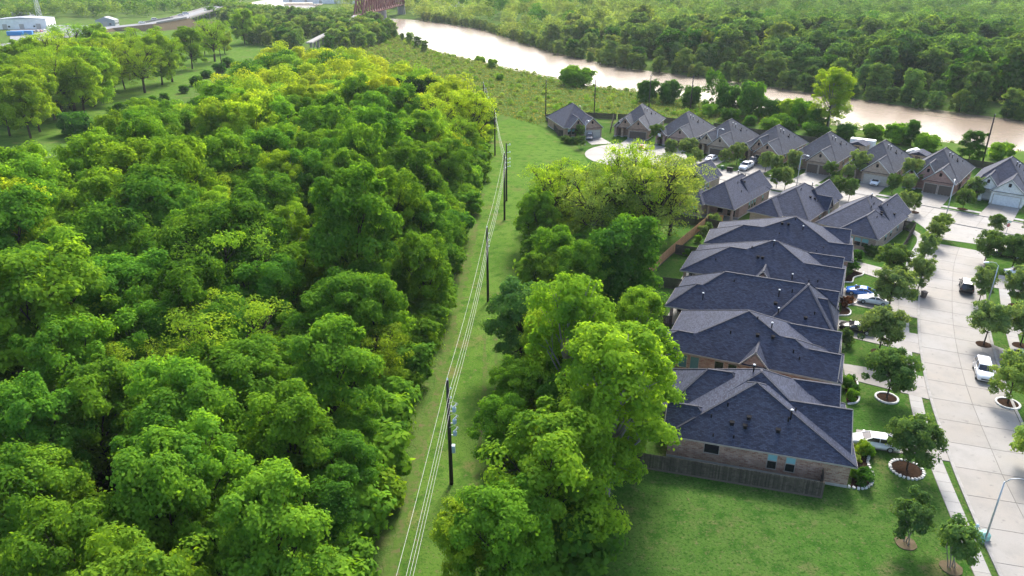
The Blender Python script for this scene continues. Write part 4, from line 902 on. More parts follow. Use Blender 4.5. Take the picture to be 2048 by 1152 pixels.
# --- street trees
RING = []
def street(px, py, rad, h, c, lab, ring=None):
    x, y = G(px, py); rad *= .85; h *= .95; s = rad / 2.9
    tree('round', x, y, c, s, lab, z=.03, sz=h / 6.2 / s, name='street_tree', jit=.07)
    if ring: RING.append((x, y, ring, lab))
OAK = (.145, .225, .095); OAKD = (.088, .165, .055); OAKL = (.19, .285, .085)
for a in [(1757, 705, 3.0, 6.3, OAK, "grey-green street tree in the second front lawn", 'mulch'), (1773, 797, 3.1, 6.2, OAKD, "dark street tree in a pale kerbed ring between two drives", 'kerb'), (1813, 940, 2.9, 6.0, OAKD, "dark street tree in a white stone ring beside the nearest house", 'stones'),
          (2015, 808, 3.0, 6.0, OAKL, "light green tree beside the white vehicle, right of the road", 'kerb'), (1967, 690, 2.8, 6.0, OAK, "street tree right of the road, level with the third drive", 'mulch'), (2031, 613, 2.7, 6.0, OAK, "tree on the right lawn behind the lamp post", 'mulch'), (2040, 692, 3.0, 6.2, OAK, "tree at the right edge of the view on a mulch bed", 'mulch'), (1958, 603, 2.2, 5.4, OAK, "street tree right of the road beside the dark car", None),
          (1968, 527, 2.5, 5.8, OAKD, "dark street tree right of the road near the junction", None), (2022, 542, 2.9, 6.2, OAKD, "spreading tree on the right lawn near the junction", 'mulch'), (1988, 468, 1.6, 3.8, OAKD, "small round tree below the stop sign", None), (2058, 470, 1.6, 3.6, OAKD, "small tree cut by the right edge below the cross street", None),
          (1878, 474, 1.9, 4.4, OAKL, "light bushy tree at the junction corner", None), (1866, 492, 1.8, 4.4, OAK, "middle tree of three beside the corner house walk", None), (1846, 527, 2.0, 5.2, OAK, "lowest tree of three beside the corner house walk", None), (1835, 582, 2.2, 5.4, OAK, "street tree on the verge above the rubbish bin", None), (1780, 562, 3.1, 5.8, OAKD, "broad dark tree before the fifth house", None), (1777, 618, 3.3, 6.2, OAK, "broad grey-green tree over the blue car", None),
          (1672, 397, 2.0, 4.8, OAKD, "left tree of a pair behind the second corner house", None), (1697, 402, 1.7, 4.8, OAKD, "right tree of a pair behind the second corner house", None), (1658, 358, 2.0, 4.0, OAKD, "dark round tree beside the two brown garage doors", None), (1711, 357, 3.0, 6.4, OAK, "large grey-green tree left of the white car's drive", None), (1693, 365, 1.7, 4.2, OAK, "small tree in a kerbed ring by the shuttered gable house", 'kerb'), (1783, 387, 1.8, 4.4, OAKD, "left tree of a pair between the white car and red brick house", None),
          (1813, 390, 1.7, 4.6, OAK, "right tree of a pair between the white car and red brick house", None), (1818, 374, 3.0, 6.4, OAK, "large tree left of the red brick house", None), (1808, 430, 1.9, 4.8, OAK, "tree at the right end of the corner house roof", None), (1827, 425, 1.4, 4.0, OAKD, "slim young tree on the verge by the corner house", 'mulch'), (1946, 400, 2.3, 5.0, OAK, "tree before the pale brick house, left of its drive", None), (1925, 419, 2.0, 4.2, OAKD, "tree on the verge before the pale brick house", 'mulch'), (2040, 402, 1.6, 3.2, OAKD, "dark bush-like tree right of the pale garage door", None),
          (1160, 279, 1.6, 4.0, OAKD, "dark tree beside the leftmost far house", None), (1162, 297, 1.5, 3.4, OAKD, "small round tree at the cul-de-sac by the dark car", None), (1313, 288, 2.6, 5.4, OAKD, "dark tree between the second and third far houses", None), (1340, 318, 2.0, 5.0, OAK, "tree on the verge where the cul-de-sac meets the street", None), (1375, 317, 2.8, 5.2, OAK, "full tree before the rose brick gable house", None), (1391, 336, 1.9, 4.6, OAK, "tree left of the white sedan drive", None),
          (1448, 331, 1.6, 4.2, OAK, "left tree of a group right of the white sedan", None), (1473, 329, 2.2, 5.4, OAK, "right tree of a group beside the pickups", None), (1550, 352, 2.0, 5.0, OAK, "tree on the lawn right of the pickups", None), (1552, 377, 1.9, 4.6, OAKD, "left verge tree below the white entry gable house", None), (1569, 379, 2.0, 5.0, OAK, "right verge tree below the white entry gable house", None), (1585, 344, 2.2, 5.2, OAK, "tree directly before the white entry gable", None), (1530, 345, 2.0, 5.0, OAK, "tree at the right of the open garage house", None)]:
    street(*a)
for px, py, lab in ((1811, 1087, "slender multi-stemmed young tree in the open lawn"), (1902, 1137, "slender young tree beside the lower footpath")):
    x, y = G(px, py); tree('myrtle', x, y, OAKD, 1.12, lab, name='young_tree', z=.03); RING.append((x, y, 'mulchbare', lab))
tree('round', *G(2062, 940), OAKL, .8, "light tree cut by the right edge above the lamp", name='street_tree')
# shrubs by the house fronts
for i, (px, py, s, c, lab) in enumerate([(1712, 955, .8, GREEN, "rounded shrub in the stone-edged bed"), (1728, 968, 1.25, DEEP, "large dark rounded shrub in the stone-edged bed"), (1722, 905, 1.1, LIME, "yellow-green shrub at the top of the stone-edged bed"), (1735, 912, .9, GREEN, "shrub above the stone-edged bed near the white car"), (1712, 925, .6, PALE, "pale small shrub in the stone-edged bed"),
        (1690, 775, 1.1, GREEN, "shrub beside the second drive's bed"), (1700, 765, .8, DEEP, "clipped topiary ball by the second drive"), (1704, 785, .9, DEEP, "dark clipped shrub by the second drive"), (1702, 800, 1.0, GREEN, "lowest shrub in the second kerbed bed"), (1683, 690, 1.6, OAKD, "bushy shrub at the corner of the third house"), (1676, 705, 1.2, OAK, "lower shrub at the corner of the third house"),
        (1686, 612, 1.1, (.12, .05, .03), "rust-coloured shrub in the kerbed bed by the third house"), (1698, 606, .8, (.14, .07, .04), "small rust-coloured shrub by the blue car"), (1700, 545, 1.7, DEEP, "dark tall shrub before the fourth house"), (1690, 555, 1.4, OAKD, "dark shrub at the fourth house corner"), (1714, 520, 1.3, DEEP, "round clipped bush before the fifth house"), (1735, 508, 1.2, OAKD, "dark shrub behind the corner house"), (1748, 512, 1.4, OAKD, "wide dark shrub behind the corner house"), (1425, 450, 1.6, OAKL, "bushy shrub beside the orange fence's far end"), (1405, 470, 1.3, OAK, "shrub along the inside of the orange fence"), (1395, 485, 1.0, GREEN, "lowest shrub inside the orange fence"), (1414, 462, 1.3, OAKD, "dark shrub inside the orange fence"), (1375, 512, 1.0, GREEN, "bush outside the orange fence")]):
    x, y = G(px, py); tree('ball', x, y, c, s * 1.05, lab, name='garden_shrub', cat='shrub', z=.03, jit=.05)
hedge = [(1128, 285), (1136, 287), (1144, 288), (1150, 288)]
for i, (px, py) in enumerate(hedge):
    x, y = G(px, py); tree('ball', x, y, OAKD, 1.5, "clipped hedge shrub below the window of the leftmost far house", "hedge of the leftmost far house", name='garden_shrub', cat='shrub')

# ------------------------------------------------------------------ tree rings and kerbed beds
STONE_MESH = []
for k in range(4):
    m_ = MB(); r_ = np.random.RandomState(k); v = [((1 if i & 1 else -1) * r_.uniform(.11, .17), (1 if i & 2 else -1) * r_.uniform(.09, .14), r_.uniform(.12, .2) if i & 4 else -.05) for i in range(8)]
    m_.add(v, [(0, 2, 3, 1), (4, 5, 7, 6), (0, 1, 5, 4), (1, 3, 7, 5), (3, 2, 6, 7), (2, 0, 4, 6)]); STONE_MESH.append(m_.mesh("stone", M['stone']))
def disc(mb, r, z0, z1, n=20, wob=.06, seed=0):
    q = np.random.RandomState(seed); rr = [r * (1 + q.uniform(-wob, wob)) for _ in range(n)]
    mb.prism([(rr[i] * math.cos(2 * math.pi * i / n), rr[i] * math.sin(2 * math.pi * i / n)) for i in range(n)], z0, z1)
ring_no = 0
for x, y, kind, lab in RING:
    ring_no += 1; rt = empty("tree_ring", (x, y, .03), 0, label="mulch ring around the foot of the " + " ".join(lab.split()[:9]), cat="mulch ring")
    r0 = {'mulch': 1.0, 'kerb': 1.15, 'stones': 1.5, 'mulchbare': .92}[kind]
    m_ = MB(); disc(m_, r0, -.02, .07, seed=ring_no); m_.build("mulch", M['dirt'] if kind == 'mulchbare' else M['mulch'], rt)
    if kind == 'kerb':
        for i in range(18):
            a = 2 * math.pi * i / 18; b_ = MB(); b_.box(-.2, .2, -.11, .11, -.02, .17); o = b_.build("kerb_block", M['stone'], rt, loc=(r0 * 1.06 * math.cos(a), r0 * 1.06 * math.sin(a), 0), rz=a + math.pi / 2)
    if kind == 'stones':
        for i in range(26):
            a = 2 * math.pi * i / 26; link("stone", STONE_MESH[i % 4], rt, (r0 * 1.05 * math.cos(a), r0 * 1.05 * math.sin(a), .02), a + rnd.uniform(-.5, .5))
def bed(label, outline, border, kind='stone'):
    pts = [G(*p) for p in outline]; c = (sum(p[0] for p in pts) / len(pts), sum(p[1] for p in pts) / len(pts))
    rt = empty("flower_bed", (c[0], c[1], .03), 0, label=label, cat="flower bed")
    q = [(p[0] - c[0], p[1] - c[1]) for p in pts]
    if sum(q[i - 1][0] * q[i][1] - q[i][0] * q[i - 1][1] for i in range(len(q))) < 0: q = q[::-1]
    m_ = MB(); m_.prism(q, -.02, .05); m_.build("mulch", M['mulch'], rt)
    line = resample(smooth([G(*p) for p in border], 6), .42)
    for i, p in enumerate(line):
        if kind == 'stone': link("stone", STONE_MESH[i % 4], rt, (p.x - c[0], p.y - c[1], .02), rnd.uniform(0, 6))
        else:
            d = (line[min(i + 1, len(line) - 1)] - line[max(0, i - 1)]); b_ = MB(); b_.box(-.2, .2, -.09, .09, -.02, .16); b_.build("kerb_block", M['stone'], rt, loc=(p.x - c[0], p.y - c[1], 0), rz=math.atan2(d.y, d.x))
bed("curving mulch bed edged with white stones beside the nearest house", [(1700, 975), (1722, 978), (1740, 970), (1745, 950), (1735, 925), (1742, 900), (1738, 892), (1715, 895), (1708, 940)], [(1698, 975), (1722, 979), (1741, 971), (1745, 950), (1735, 925), (1743, 902), (1741, 890)])
bed("kerbed bed of clipped shrubs beside the second drive", [(1693, 805), (1712, 808), (1718, 796), (1705, 785), (1714, 770), (1712, 760), (1700, 757), (1690, 780)], [(1698, 809), (1713, 806), (1718, 796), (1708, 786), (1715, 772), (1711, 758)], 'kerb')
bed("kerbed bed of rust-coloured shrubs by the third house", [(1678, 630), (1697, 630), (1701, 622), (1692, 612), (1713, 606), (1713, 600), (1690, 600)], [(1678, 632), (1697, 631), (1701, 623), (1692, 613), (1713, 606), (1713, 601)], 'kerb')
bed("kerbed bed of dark shrubs before the fourth house", [(1690, 562), (1704, 564), (1708, 556), (1724, 550), (1726, 545), (1700, 540)], [(1690, 565), (1704, 565), (1708, 556), (1724, 551), (1727, 545)], 'kerb')

# ------------------------------------------------------------------ fences
PK = MB(); PK.box(-.066, .066, -.011, .011, 0, 1.83); 
PICK = {k: None for k in ('wood_grey', 'wood_dark', 'wood_new')}
for k in PICK: PICK[k] = PK.mesh("picket", M[k])
POST = MB(); POST.box(-.05, .05, -.05, .05, 0, 1.75); 
def fence(label, pts, mat, single=True, base=True):
    P_ = [Vector(p) for p in pts]; rt = empty("wooden_fence", (P_[0].x, P_[0].y, .03), 0, label=label, cat="fence")
    for a, b_ in zip(P_, P_[1:]):
        d = b_ - a; L = d.length; ang = math.atan2(d.y, d.x); n = int(L / .145); o = a - P_[0]; u = d / L; nr = Vector((-u.y, u.x))
        if single:
            for i in range(n):
                q = o + u * ((i + .5) * L / n); link("picket", PICK[mat], rt, (q.x, q.y, .05 + rnd.uniform(-.02, .03)), ang + rnd.uniform(-.03, .03))
        else:
            m_ = MB()
            for i in range(n):
                q = o + u * ((i + .5) * L / n); e = u * .066; t = nr * .011 * (1 if i % 2 else -1)
                h = 1.83 + rnd.uniform(-.03, .03); m_.prism([tuple(q - e - nr * .011 + t), tuple(q + e - nr * .011 + t), tuple(q + e + nr * .011 + t), tuple(q - e + nr * .011 + t)], .05, h)
            m_.build("picket_run", M[mat], rt, kind="stuff")
        for z in (.35, .95, 1.6):
            m_ = MB(); m_.bar((o.x + nr.x * .04, o.y + nr.y * .04, z), (o.x + u.x * L + nr.x * .04, o.y + u.y * L + nr.y * .04, z), .04, .09); m_.build("rail", M['rail'], rt)
        k = max(1, int(L / 2.4))
        for i in range(k + 1):
            q = o + u * (L * i / k) + nr * .09; m_ = MB(); m_.box(-.05, .05, -.05, .05, -.2, 1.75); m_.build("post", M['rail'], rt, loc=(q.x, q.y, 0), rz=ang)
        if base:
            m_ = MB(); m_.bar((o.x - nr.x * .03, o.y - nr.y * .03, .10), (o.x + u.x * L - nr.x * .03, o.y + u.y * L - nr.y * .03, .10), .03, .2); m_.build("base_board", M['rail'], rt)
    return rt
fence("weathered grey wooden fence along the open lawn beside the nearest house", [(12.8, 62.3), G(1643, 997), (G(1643, 997)[0] + 1.15, G(1643, 997)[1] + 3.6)], 'wood_grey')
fence("orange cedar fence along the thicket behind the back yards", [G(1297, 552), G(1347, 507), G(1418, 447)], 'wood_new')
fence("dark wooden fence between the third and second back yards", [G(1290, 655), G(1342, 655)], 'wood_dark', False)
fence("dark wooden fence between the fourth and third back yards", [G(1300, 572), G(1362, 580)], 'wood_dark', False)
fence("dark wooden fence between the fifth and fourth back yards", [G(1350, 508), G(1412, 518)], 'wood_dark', False)
fence("dark fence beside the back porch house", [(31.5, 139.5), (36, 138.2), (41.5, 134.5)], 'wood_dark', False)
fence("rust-toned fence end behind the orange fence", [G(1418, 447), G(1445, 448)], 'wood_new', False)
fence("dark fence closing the corner house's side yard", [G(1800, 458), G(1827, 463), G(1800, 512)], 'wood_dark', False)
fence("dark fence between the two middle rear houses", [(52.5, 133.5), (58, 141.0)], 'wood_dark', False)
fence("dark wooden fence around the leftmost far house's yard", [G(1142, 275), G(1117, 272), G(1092, 240), (22, 246), (34, 243)], 'wood_dark', False)
fence("dark back fence behind the first far houses", [(34.5, 243), (48, 238), (58, 231)], 'wood_dark', False)
fence("dark back fence behind the middle far houses", [(62, 228.5), (79, 214), (95, 200)], 'wood_dark', False)
fence("dark back fence behind the right far houses", [(98, 197.5), (112, 186), (124, 176)], 'wood_dark', False)
fence("dark fence between the red and the pale brick houses", [(113, 184), (104, 170), (100.5, 161)], 'wood_dark', False)
fence("dark fence between the first and second far houses", [(33, 242.5), (29.5, 222)], 'wood_dark', False)

# ------------------------------------------------------------------ power lines
def upole(label, x, y, h, lean=(0, 0), bands=True, **k):
    rt = empty("utility_pole", (x, y, 0), 0, label=label, cat="utility pole")
    m_ = MB(); m_.tube([(0, 0, -.5), (lean[0] * .5, lean[1] * .5, h * .5), (lean[0], lean[1], h)], [.21, .18, .14], 9); m_.build("shaft", M['pole'], rt, True)
    return rt
LINE = [(G(903, 968), 12.0), (G(976, 604), 12.0), (G(1009, 440), 13.6), (G(990, 311), 12.0), (G(973, 259), 12.2), (G(968, 243), 12.2)]
PL = ["black utility pole carrying three grey switches, nearest the camera", "second black pole along the mown strip", "tall black pole where the two lines meet on the mown strip", "black pole on the open mown ground at the strip's far end", "black pole before the trees at the strip's far end", "farthest black pole, half hidden by the trees"]
for (b_, h), lab in zip(LINE, PL):
    rt = upole(lab, b_[0], b_[1], h)
    for i, (dx, dz) in enumerate(((0, .12), (.28, -.9), (.28, -1.9), (.28, -2.9))):
        m_ = MB()
        if dx: m_.bar((0, 0, h + dz - .12), (dx, 0, h + dz - .04), .05); 
        m_.lathe((dx, 0, h + dz - .05), [(.04, 0), (.09, .05), (.05, .1), (.09, .15), (.03, .22)], 8); m_.build("insulator", M['insul'], rt)
b_ = G(1013, 402); upole("black pole with metal standoff arms, behind the tall junction pole", b_[0], b_[1], 12.6)
o = bpy.data.objects["utility_pole.006"]
for i, z in enumerate((12.2, 10.6, 9.2, 8.4, 7.6)):
    m_ = MB(); m_.bar((0, 0, z), (.75, 0, z + .1), .06); m_.lathe((.75, 0, z - .05), [(.05, 0), (.12, .08), (.05, .2), (.12, .3), (.04, .4)], 8); m_.build("standoff_arm", M['insul'], o)
# the switch bank on the nearest pole
p0 = bpy.data.objects["utility_pole"]; h0 = LINE[0][1]
for i in range(3):
    z = h0 - 3.4 - i * 1.35
    br = MB(); br.bar((.1, 0, z), (.62, -.1, z + .05), .07); a_ = br.build("switch_bracket", M['grey_metal'], p0)
    c_ = MB(); c_.lathe((.55, -.1, z), [(.14, 0), (.2, .06), (.2, .45), (.12, .55)], 10); c_.build("switch_can", M['insul'], a_)
    for s_ in (-1, 1):
        u_ = MB(); u_.tube([(.55, -.1, z + .5), (.7 + .1 * s_, -.1 + .25 * s_, z + .85)], [.07, .05], 7); u_.build("bushing", M['whitetrim'], a_)
    w_ = MB(); pts = [(0.02, -.2, z + 1.0)] + [(.45 + .5 * math.sin(t * 3.1), -.1, z + 1.15 - .55 * t) for t in np.linspace(0, 1, 7)]; w_.tube(pts, .022, 5); w_.build("jumper_wire", M['wire'], a_)
cb = MB(); cb.box(.18, .5, -.2, .2, 3.9, 4.7); cb.build("control_box", M['insul'], p0)
RP = [(1091, 234, 12, "left riverside pole, at the corner of the leftmost far house"), (1188, 233, 12, "riverside pole between the first and second far houses"), (1297, 222, 12, "riverside pole behind the second far house"), (1380, 224, 12, "riverside pole behind the third far house"), (1652, 262, 13, "riverside pole standing against the lime-green tree"), (1963, 332, 13, "bare riverside pole at the right behind the far row")]
for px, py, h, lab in RP:
    b_ = G(px, py); rt = upole("tall dark " + lab, b_[0], b_[1], h)
    for z in (.2, 1.3, 2.4):
        m_ = MB(); m_.lathe((.12, 0, h - z), [(.05, 0), (.1, .06), (.05, .12), (.1, .18), (.03, .25)], 7); m_.build("insulator", M['insul'], rt)
b_ = G(446, 146); upole("lone dark pole on the mown field at upper left", b_[0], b_[1], 11)
def catenary(a, b_, sag, n=14):
    return [(a[0] + (b_[0] - a[0]) * t, a[1] + (b_[1] - a[1]) * t, a[2] + (b_[2] - a[2]) * t - 4 * sag * t * (1 - t)) for t in np.linspace(0, 1, n)]
WN = ["topmost pale wire of the line above the mown strip", "second wire of the line above the mown strip", "third wire of the line above the mown strip", "lowest wire of the line above the mown strip"]
start = (-9.2, 8.0)
for i, (dx, dz) in enumerate(((0, .30), (.28, -.7), (.28, -1.7), (.28, -2.7))):
    off = (-.55, .0, .35, .75)[i]
    pts = []; chain = [((start[0] + dx * .3, start[1]), 12.0)] + LINE
    for (p_, h), (q_, g) in zip(chain, chain[1:]):
        seg = catenary((p_[0] + dx, p_[1], h + dz), (q_[0] + dx, q_[1], g + dz), 1.1 if i else .8); pts += seg if not pts else seg[1:]
    m_ = MB(); m_.tube(pts, .014, 5); m_.build("power_line_wire", M['wire'], label=WN[i], cat="wire")
for i in range(3):
    pts = []; ch = [(G(r_[0], r_[1]), r_[2]) for r_ in RP]
    for (p_, h), (q_, g) in zip(ch, ch[1:]):
        z = (.0, 1.1, 2.2)[i]; seg = catenary((p_[0] + .12, p_[1], h - z), (q_[0] + .12, q_[1], g - z), .9); pts += seg if not pts else seg[1:]
    m_ = MB(); m_.tube(pts, .016, 4); m_.build("power_line_wire", M['dark'], label=["top", "middle", "lowest"][i] + " wire along the riverside poles", cat="wire")

# ------------------------------------------------------------------ street lamps, signs, bins, boxes
def lamp(label, px, py, h, arm, ang):
    x, y = G(px, py); rt = empty("street_lamp", (x, y, .03), R(ang), label=label, cat="street lamp")
    m_ = MB(); m_.tube([(0, 0, 0), (0, 0, h)], [.10, .06], 8); m_.build("post", M['grey_metal'], rt, True)
    m_ = MB(); m_.tube([(0, 0, h - .1), (arm * .25, 0, h + .35), (arm * .6, 0, h + .5), (arm, 0, h + .45)], [.05, .045, .04, .035], 6); m_.build("arm", M['grey_metal'], rt, True)
    m_ = MB(); m_.add([(arm - .1, -.14, h + .38), (arm + .62, -.16, h + .36), (arm + .62, .16, h + .36), (arm - .1, .14, h + .38), (arm - .05, -.07, h + .55), (arm + .5, -.1, h + .52), (arm + .5, .1, h + .52), (arm - .05, .07, h + .55)], [(3, 2, 1, 0), (4, 5, 6, 7), (0, 1, 5, 4), (1, 2, 6, 5), (2, 3, 7, 6), (3, 0, 4, 7)]); hd = m_.build("lamp_head", M['whitetrim'], rt)
    m_ = MB(); m_.box(-.2, .2, -.2, .2, -.05, .12); m_.build("base_plate", M['curb'], rt)
lamp("street lamp with curved arm at the lower right corner, over the road", 1968, 1086, 6.8, 1.7, -12)
lamp("street lamp right of the road beside the dark parked car", 1972, 618, 7.0, 1.5, 172)
lamp("street lamp at the corner of the junction before the pale houses", 1890, 440, 7.4, 1.6, 60)
lamp("street lamp on the verge by the white entry gable house", 1593, 372, 7.0, 1.5, -60)
lamp("street lamp on the verge by the white sedan's drive", 1430, 312, 7.0, 1.5, -60)
lamp("street lamp at the left of the cul-de-sac", 1170, 290, 6.6, 1.4, -70)
def transformer(label, px, py):
    x, y = G(px, py); rt = empty("transformer_box", (x, y, .03), R(20), label=label, cat="utility box")
    m_ = MB(); m_.box(-.42, .42, -.36, .36, .1, .62); m_.add([(-.42, -.36, .62), (.42, -.36, .62), (.42, .36, .62), (-.42, .36, .62), (-.40, -.05, .86), (.40, -.05, .86), (.40, .34, .86), (-.40, .34, .86)], [(4, 5, 6, 7), (0, 1, 5, 4), (1, 2, 6, 5), (2, 3, 7, 6), (3, 0, 4, 7)]); m_.build("cabinet", M['teal'], rt)
    m_ = MB(); m_.box(-.5, .5, -.44, .44, -.05, .1); m_.build("pad", M['curb'], rt)
    m_ = MB(); m_.box(-.38, .38, -.385, -.365, .16, .58); m_.build("door", M['teal'], rt)
transformer("pale green utility box at the foot of the lower right street lamp", 1965, 1080)
x, y = G(1952, 1060); rt = empty("fire_hydrant", (x, y, .03), 0, label="pale dome-topped hydrant on the verge beside the utility box", cat="hydrant")
m_ = MB(); m_.lathe((0, 0, 0), [(.16, 0), (.16, .05), (.11, .06), (.11, .45), (.15, .47), (.15, .53), (.12, .6), (.05, .68)], 10); m_.build("barrel", M['insul'], rt, True)
for s_ in (-1, 1):
    m_ = MB(); m_.tube([(0, 0, .38), (.2 * s_, 0, .38)], [.06, .06], 8); m_.build("outlet", M['whitetrim'], rt)
x, y = G(1855, 1025); rt = empty("meter_cover", (x, y, .03), 0, label="small pale round cover on the open lawn near the young tree", cat="utility cover"); m_ = MB(); m_.lathe((0, 0, 0), [(.32, 0), (.32, .12), (.1, .2)], 12); m_.build("lid", M['insul'], rt)
def bin_(label, px, py, mat, ang=10):
    x, y = G(px, py); rt = empty("wheeled_bin", (x, y, .07), R(ang), label=label, cat="rubbish bin")
    m_ = MB(); m_.add([(-.26, -.28, .08), (.26, -.28, .08), (.26, .26, .08), (-.26, .26, .08), (-.33, -.36, 1.0), (.33, -.36, 1.0), (.33, .33, 1.0), (-.33, .33, 1.0)], [(3, 2, 1, 0), (4, 5, 6, 7), (0, 1, 5, 4), (1, 2, 6, 5), (2, 3, 7, 6), (3, 0, 4, 7)]); m_.build("body", mat, rt)
    m_ = MB(); m_.box(-.36, .36, -.42, .36, 1.0, 1.06); m_.build("lid", mat, rt)
    for s_ in (-1, 1): m_ = MB(); m_.tube([(.2 * s_, .3, .12), (.28 * s_, .3, .12)], [.12, .12], 8); m_.build("wheel", M['black'], rt)
bin_("dark rubbish bin standing alone at the road's left kerb", 1846, 596, M['garage_brown'])
M['greenbin'] = plain('green_bin', (.03, .12, .05), .5)
bin_("green bin at the kerb left of the pickups", 1444, 340, M['greenbin'], -40); bin_("first black bin at the kerb near the pickups", 1456, 343, M['black'], -40); bin_("second black bin at the kerb near the pickups", 1462, 344, M['black'], -40)
# stop sign
x, y = G(2010, 474); rt = empty("stop_sign", (x, y, .03), R(4), label="red octagonal stop sign with street name blades at the junction", cat="road sign")
m_ = MB(); m_.box(-.03, .03, -.03, .03, 0, 3.0); m_.build("post", M['grey_metal'], rt)
m_ = MB(); oc = [(.38 * math.cos(R(22.5 + 45 * i)), .38 * math.sin(R(22.5 + 45 * i))) for i in range(8)]
m_.add([(a, -.05, 2.35 + b_) for a, b_ in oc] + [(a, -.035, 2.35 + b_) for a, b_ in oc], [tuple(range(8)), tuple(range(15, 7, -1))] + [(i, 8 + i, 8 + (i + 1) % 8, (i + 1) % 8) for i in range(8)]); pl_ = m_.build("sign_plate", M['red'], rt)
m_ = MB(); m_.add([(a * 1.1, -.033, 2.35 + b_ * 1.1) for a, b_ in oc] + [(a * 1.1, -.028, 2.35 + b_ * 1.1) for a, b_ in oc], [tuple(range(8)), tuple(range(15, 7, -1))]); m_.build("sign_border", M['whitetrim'], pl_)
tc = bpy.data.curves.new("lettering", 'FONT'); tc.body = "STOP"; tc.size = .27; tc.align_x = 'CENTER'; tc.align_y = 'CENTER'; tc.extrude = .004; tc.materials.append(M['whitetrim'])
to = bpy.data.objects.new("lettering_curve", tc); tm_ = bpy.data.meshes.new_from_object(to); bpy.data.objects.remove(to)
tm_.materials.clear(); tm_.materials.append(M['whitetrim']); to = link("lettering", tm_, pl_, (0, -.058, 2.35)); to.rotation_euler = (R(90), 0, 0)
for a in (0, 90):
    m_ = MB(); m_.box(-.45, .45, -.012, .012, 2.82 + a * .0022, 3.0 + a * .0022); m_.build("name_blade", M['teal'], rt, rz=R(a))
# basketball hoop and red play set by the cul-de-sac, shed, rv
x, y = G(1319, 292); rt = empty("basketball_hoop", (x, y, .05), R(-150), label="white basketball backboard on a post beside the third far house's drive", cat="basketball hoop")
m_ = MB(); m_.tube([(0, 0, 0), (0, 0, 2.8), (.4, 0, 3.1)], [.06, .06, .05], 7); m_.build("post", M['dark'], rt); m_ = MB(); m_.box(.4, .44, -.6, .6, 2.7, 3.5); m_.build("backboard", M['whitetrim'], rt)
m_ = MB(); m_.lathe((.68, 0, 3.0), [(.23, 0), (.25, .02), (.23, .04)], 12); m_.build("rim", M['red'], rt)
x, y = G(1286, 300); rt = empty("play_car", (x, y, .06), R(-30), label="red play vehicle parked on the cul-de-sac's far kerb", cat="play vehicle")
m_ = MB(); m_.prism([(-1.2, -.5), (1.0, -.55), (1.3, 0), (1.0, .55), (-1.2, .5)], .35, .75); m_.build("body", M['red'], rt); m_ = MB(); m_.box(-.9, -.2, -.45, .45, .75, 1.3); m_.build("seat_frame", M['red'], rt)
for a in ((-.8, -.6), (-.8, .6), (.8, -.62), (.8, .62)): m_ = MB(); m_.tube([(a[0], a[1] - .1, .32), (a[0], a[1] + .1, .32)], [.32, .32], 10); m_.build("wheel", M['black'], rt)
def gable_shed(name, label, x, y, ang, w, l, h, wall, roof, cat, rise=.8, door=True):
    rt = empty(name, (x, y, 0), R(ang), label=label, cat=cat)
    m_ = MB(); m_.box(-w / 2, w / 2, -l / 2, l / 2, 0, h); m_.build("wall", wall, rt)
    m_ = MB(); e = .2; v = [(-w / 2 - e, -l / 2 - e, h), (w / 2 + e, -l / 2 - e, h), (w / 2 + e, l / 2 + e, h), (-w / 2 - e, l / 2 + e, h), (0, -l / 2 - e, h + rise), (0, l / 2 + e, h + rise)]
    m_.add(v, [(0, 4, 5, 3), (1, 2, 5, 4), (0, 1, 4), (2, 3, 5), (3, 2, 1, 0)]); m_.build("roof", roof, rt)
    if door: m_ = MB(); m_.box(-.6, .6, -l / 2 - .04, -l / 2 + .02, .05, min(2.1, h - .1)); m_.build("door", M['garage_brown'], rt)
    return rt
x, y = G(1826, 318); gable_shed("garden_shed", "white-roofed garden shed behind the seventh and eighth far houses", x, y, -40, 3.2, 2.8, 2.0, M['garage_tan'], M['whitetrim'], "shed")
for px, py, lab in ((1716, 305, "dark-roofed garden pergola beside the sixth far house"), (1836, 326, "dark-roofed outbuilding left of the red brick house")):
    x, y = G(px, py); gable_shed("outbuilding", lab, x, y, -40, 4.2, 4.0, 2.4, BR['tan'], M['shingle'], "outbuilding", .9)
x, y = G(1722, 299); rt = empty("camper_trailer", (x, y, 0), R(-35), label="white camper trailer behind the sixth far house", cat="trailer")
m_ = MB(); m_.prism([(-3, -1.1), (3, -1.1), (3.3, -.7), (3.3, .7), (3, 1.1), (-3, 1.1)], .6, 2.9); m_.build("body", M['whitetrim'], rt); m_ = MB(); m_.box(-1.8, 1.4, -1.13, -1.09, 1.7, 2.3); m_.build("window_band", M['glass_dark'], rt)
for a in (-.5, .5): m_ = MB(); m_.tube([(a, -1.12, .4), (a, -.9, .4)], [.38, .38], 10); m_.build("wheel", M['black'], rt)
# air conditioners beside the houses
for px, py, lab in ((1612, 985 - 30, "air conditioner against the nearest house's brick wall"),):
    x, y = G(px, py); rt = empty("air_conditioner", (x, y, .03), R(-17), label=lab, cat="air conditioner"); m_ = MB(); m_.box(-.22, .22, -.2, .2, 0, .5); m_.build("case", M['dark'], rt); m_ = MB(); m_.lathe((0, 0, .5), [(.19, 0), (.19, .03), (.05, .05)], 10); m_.build("fan_grille", M['grey_metal'], rt)
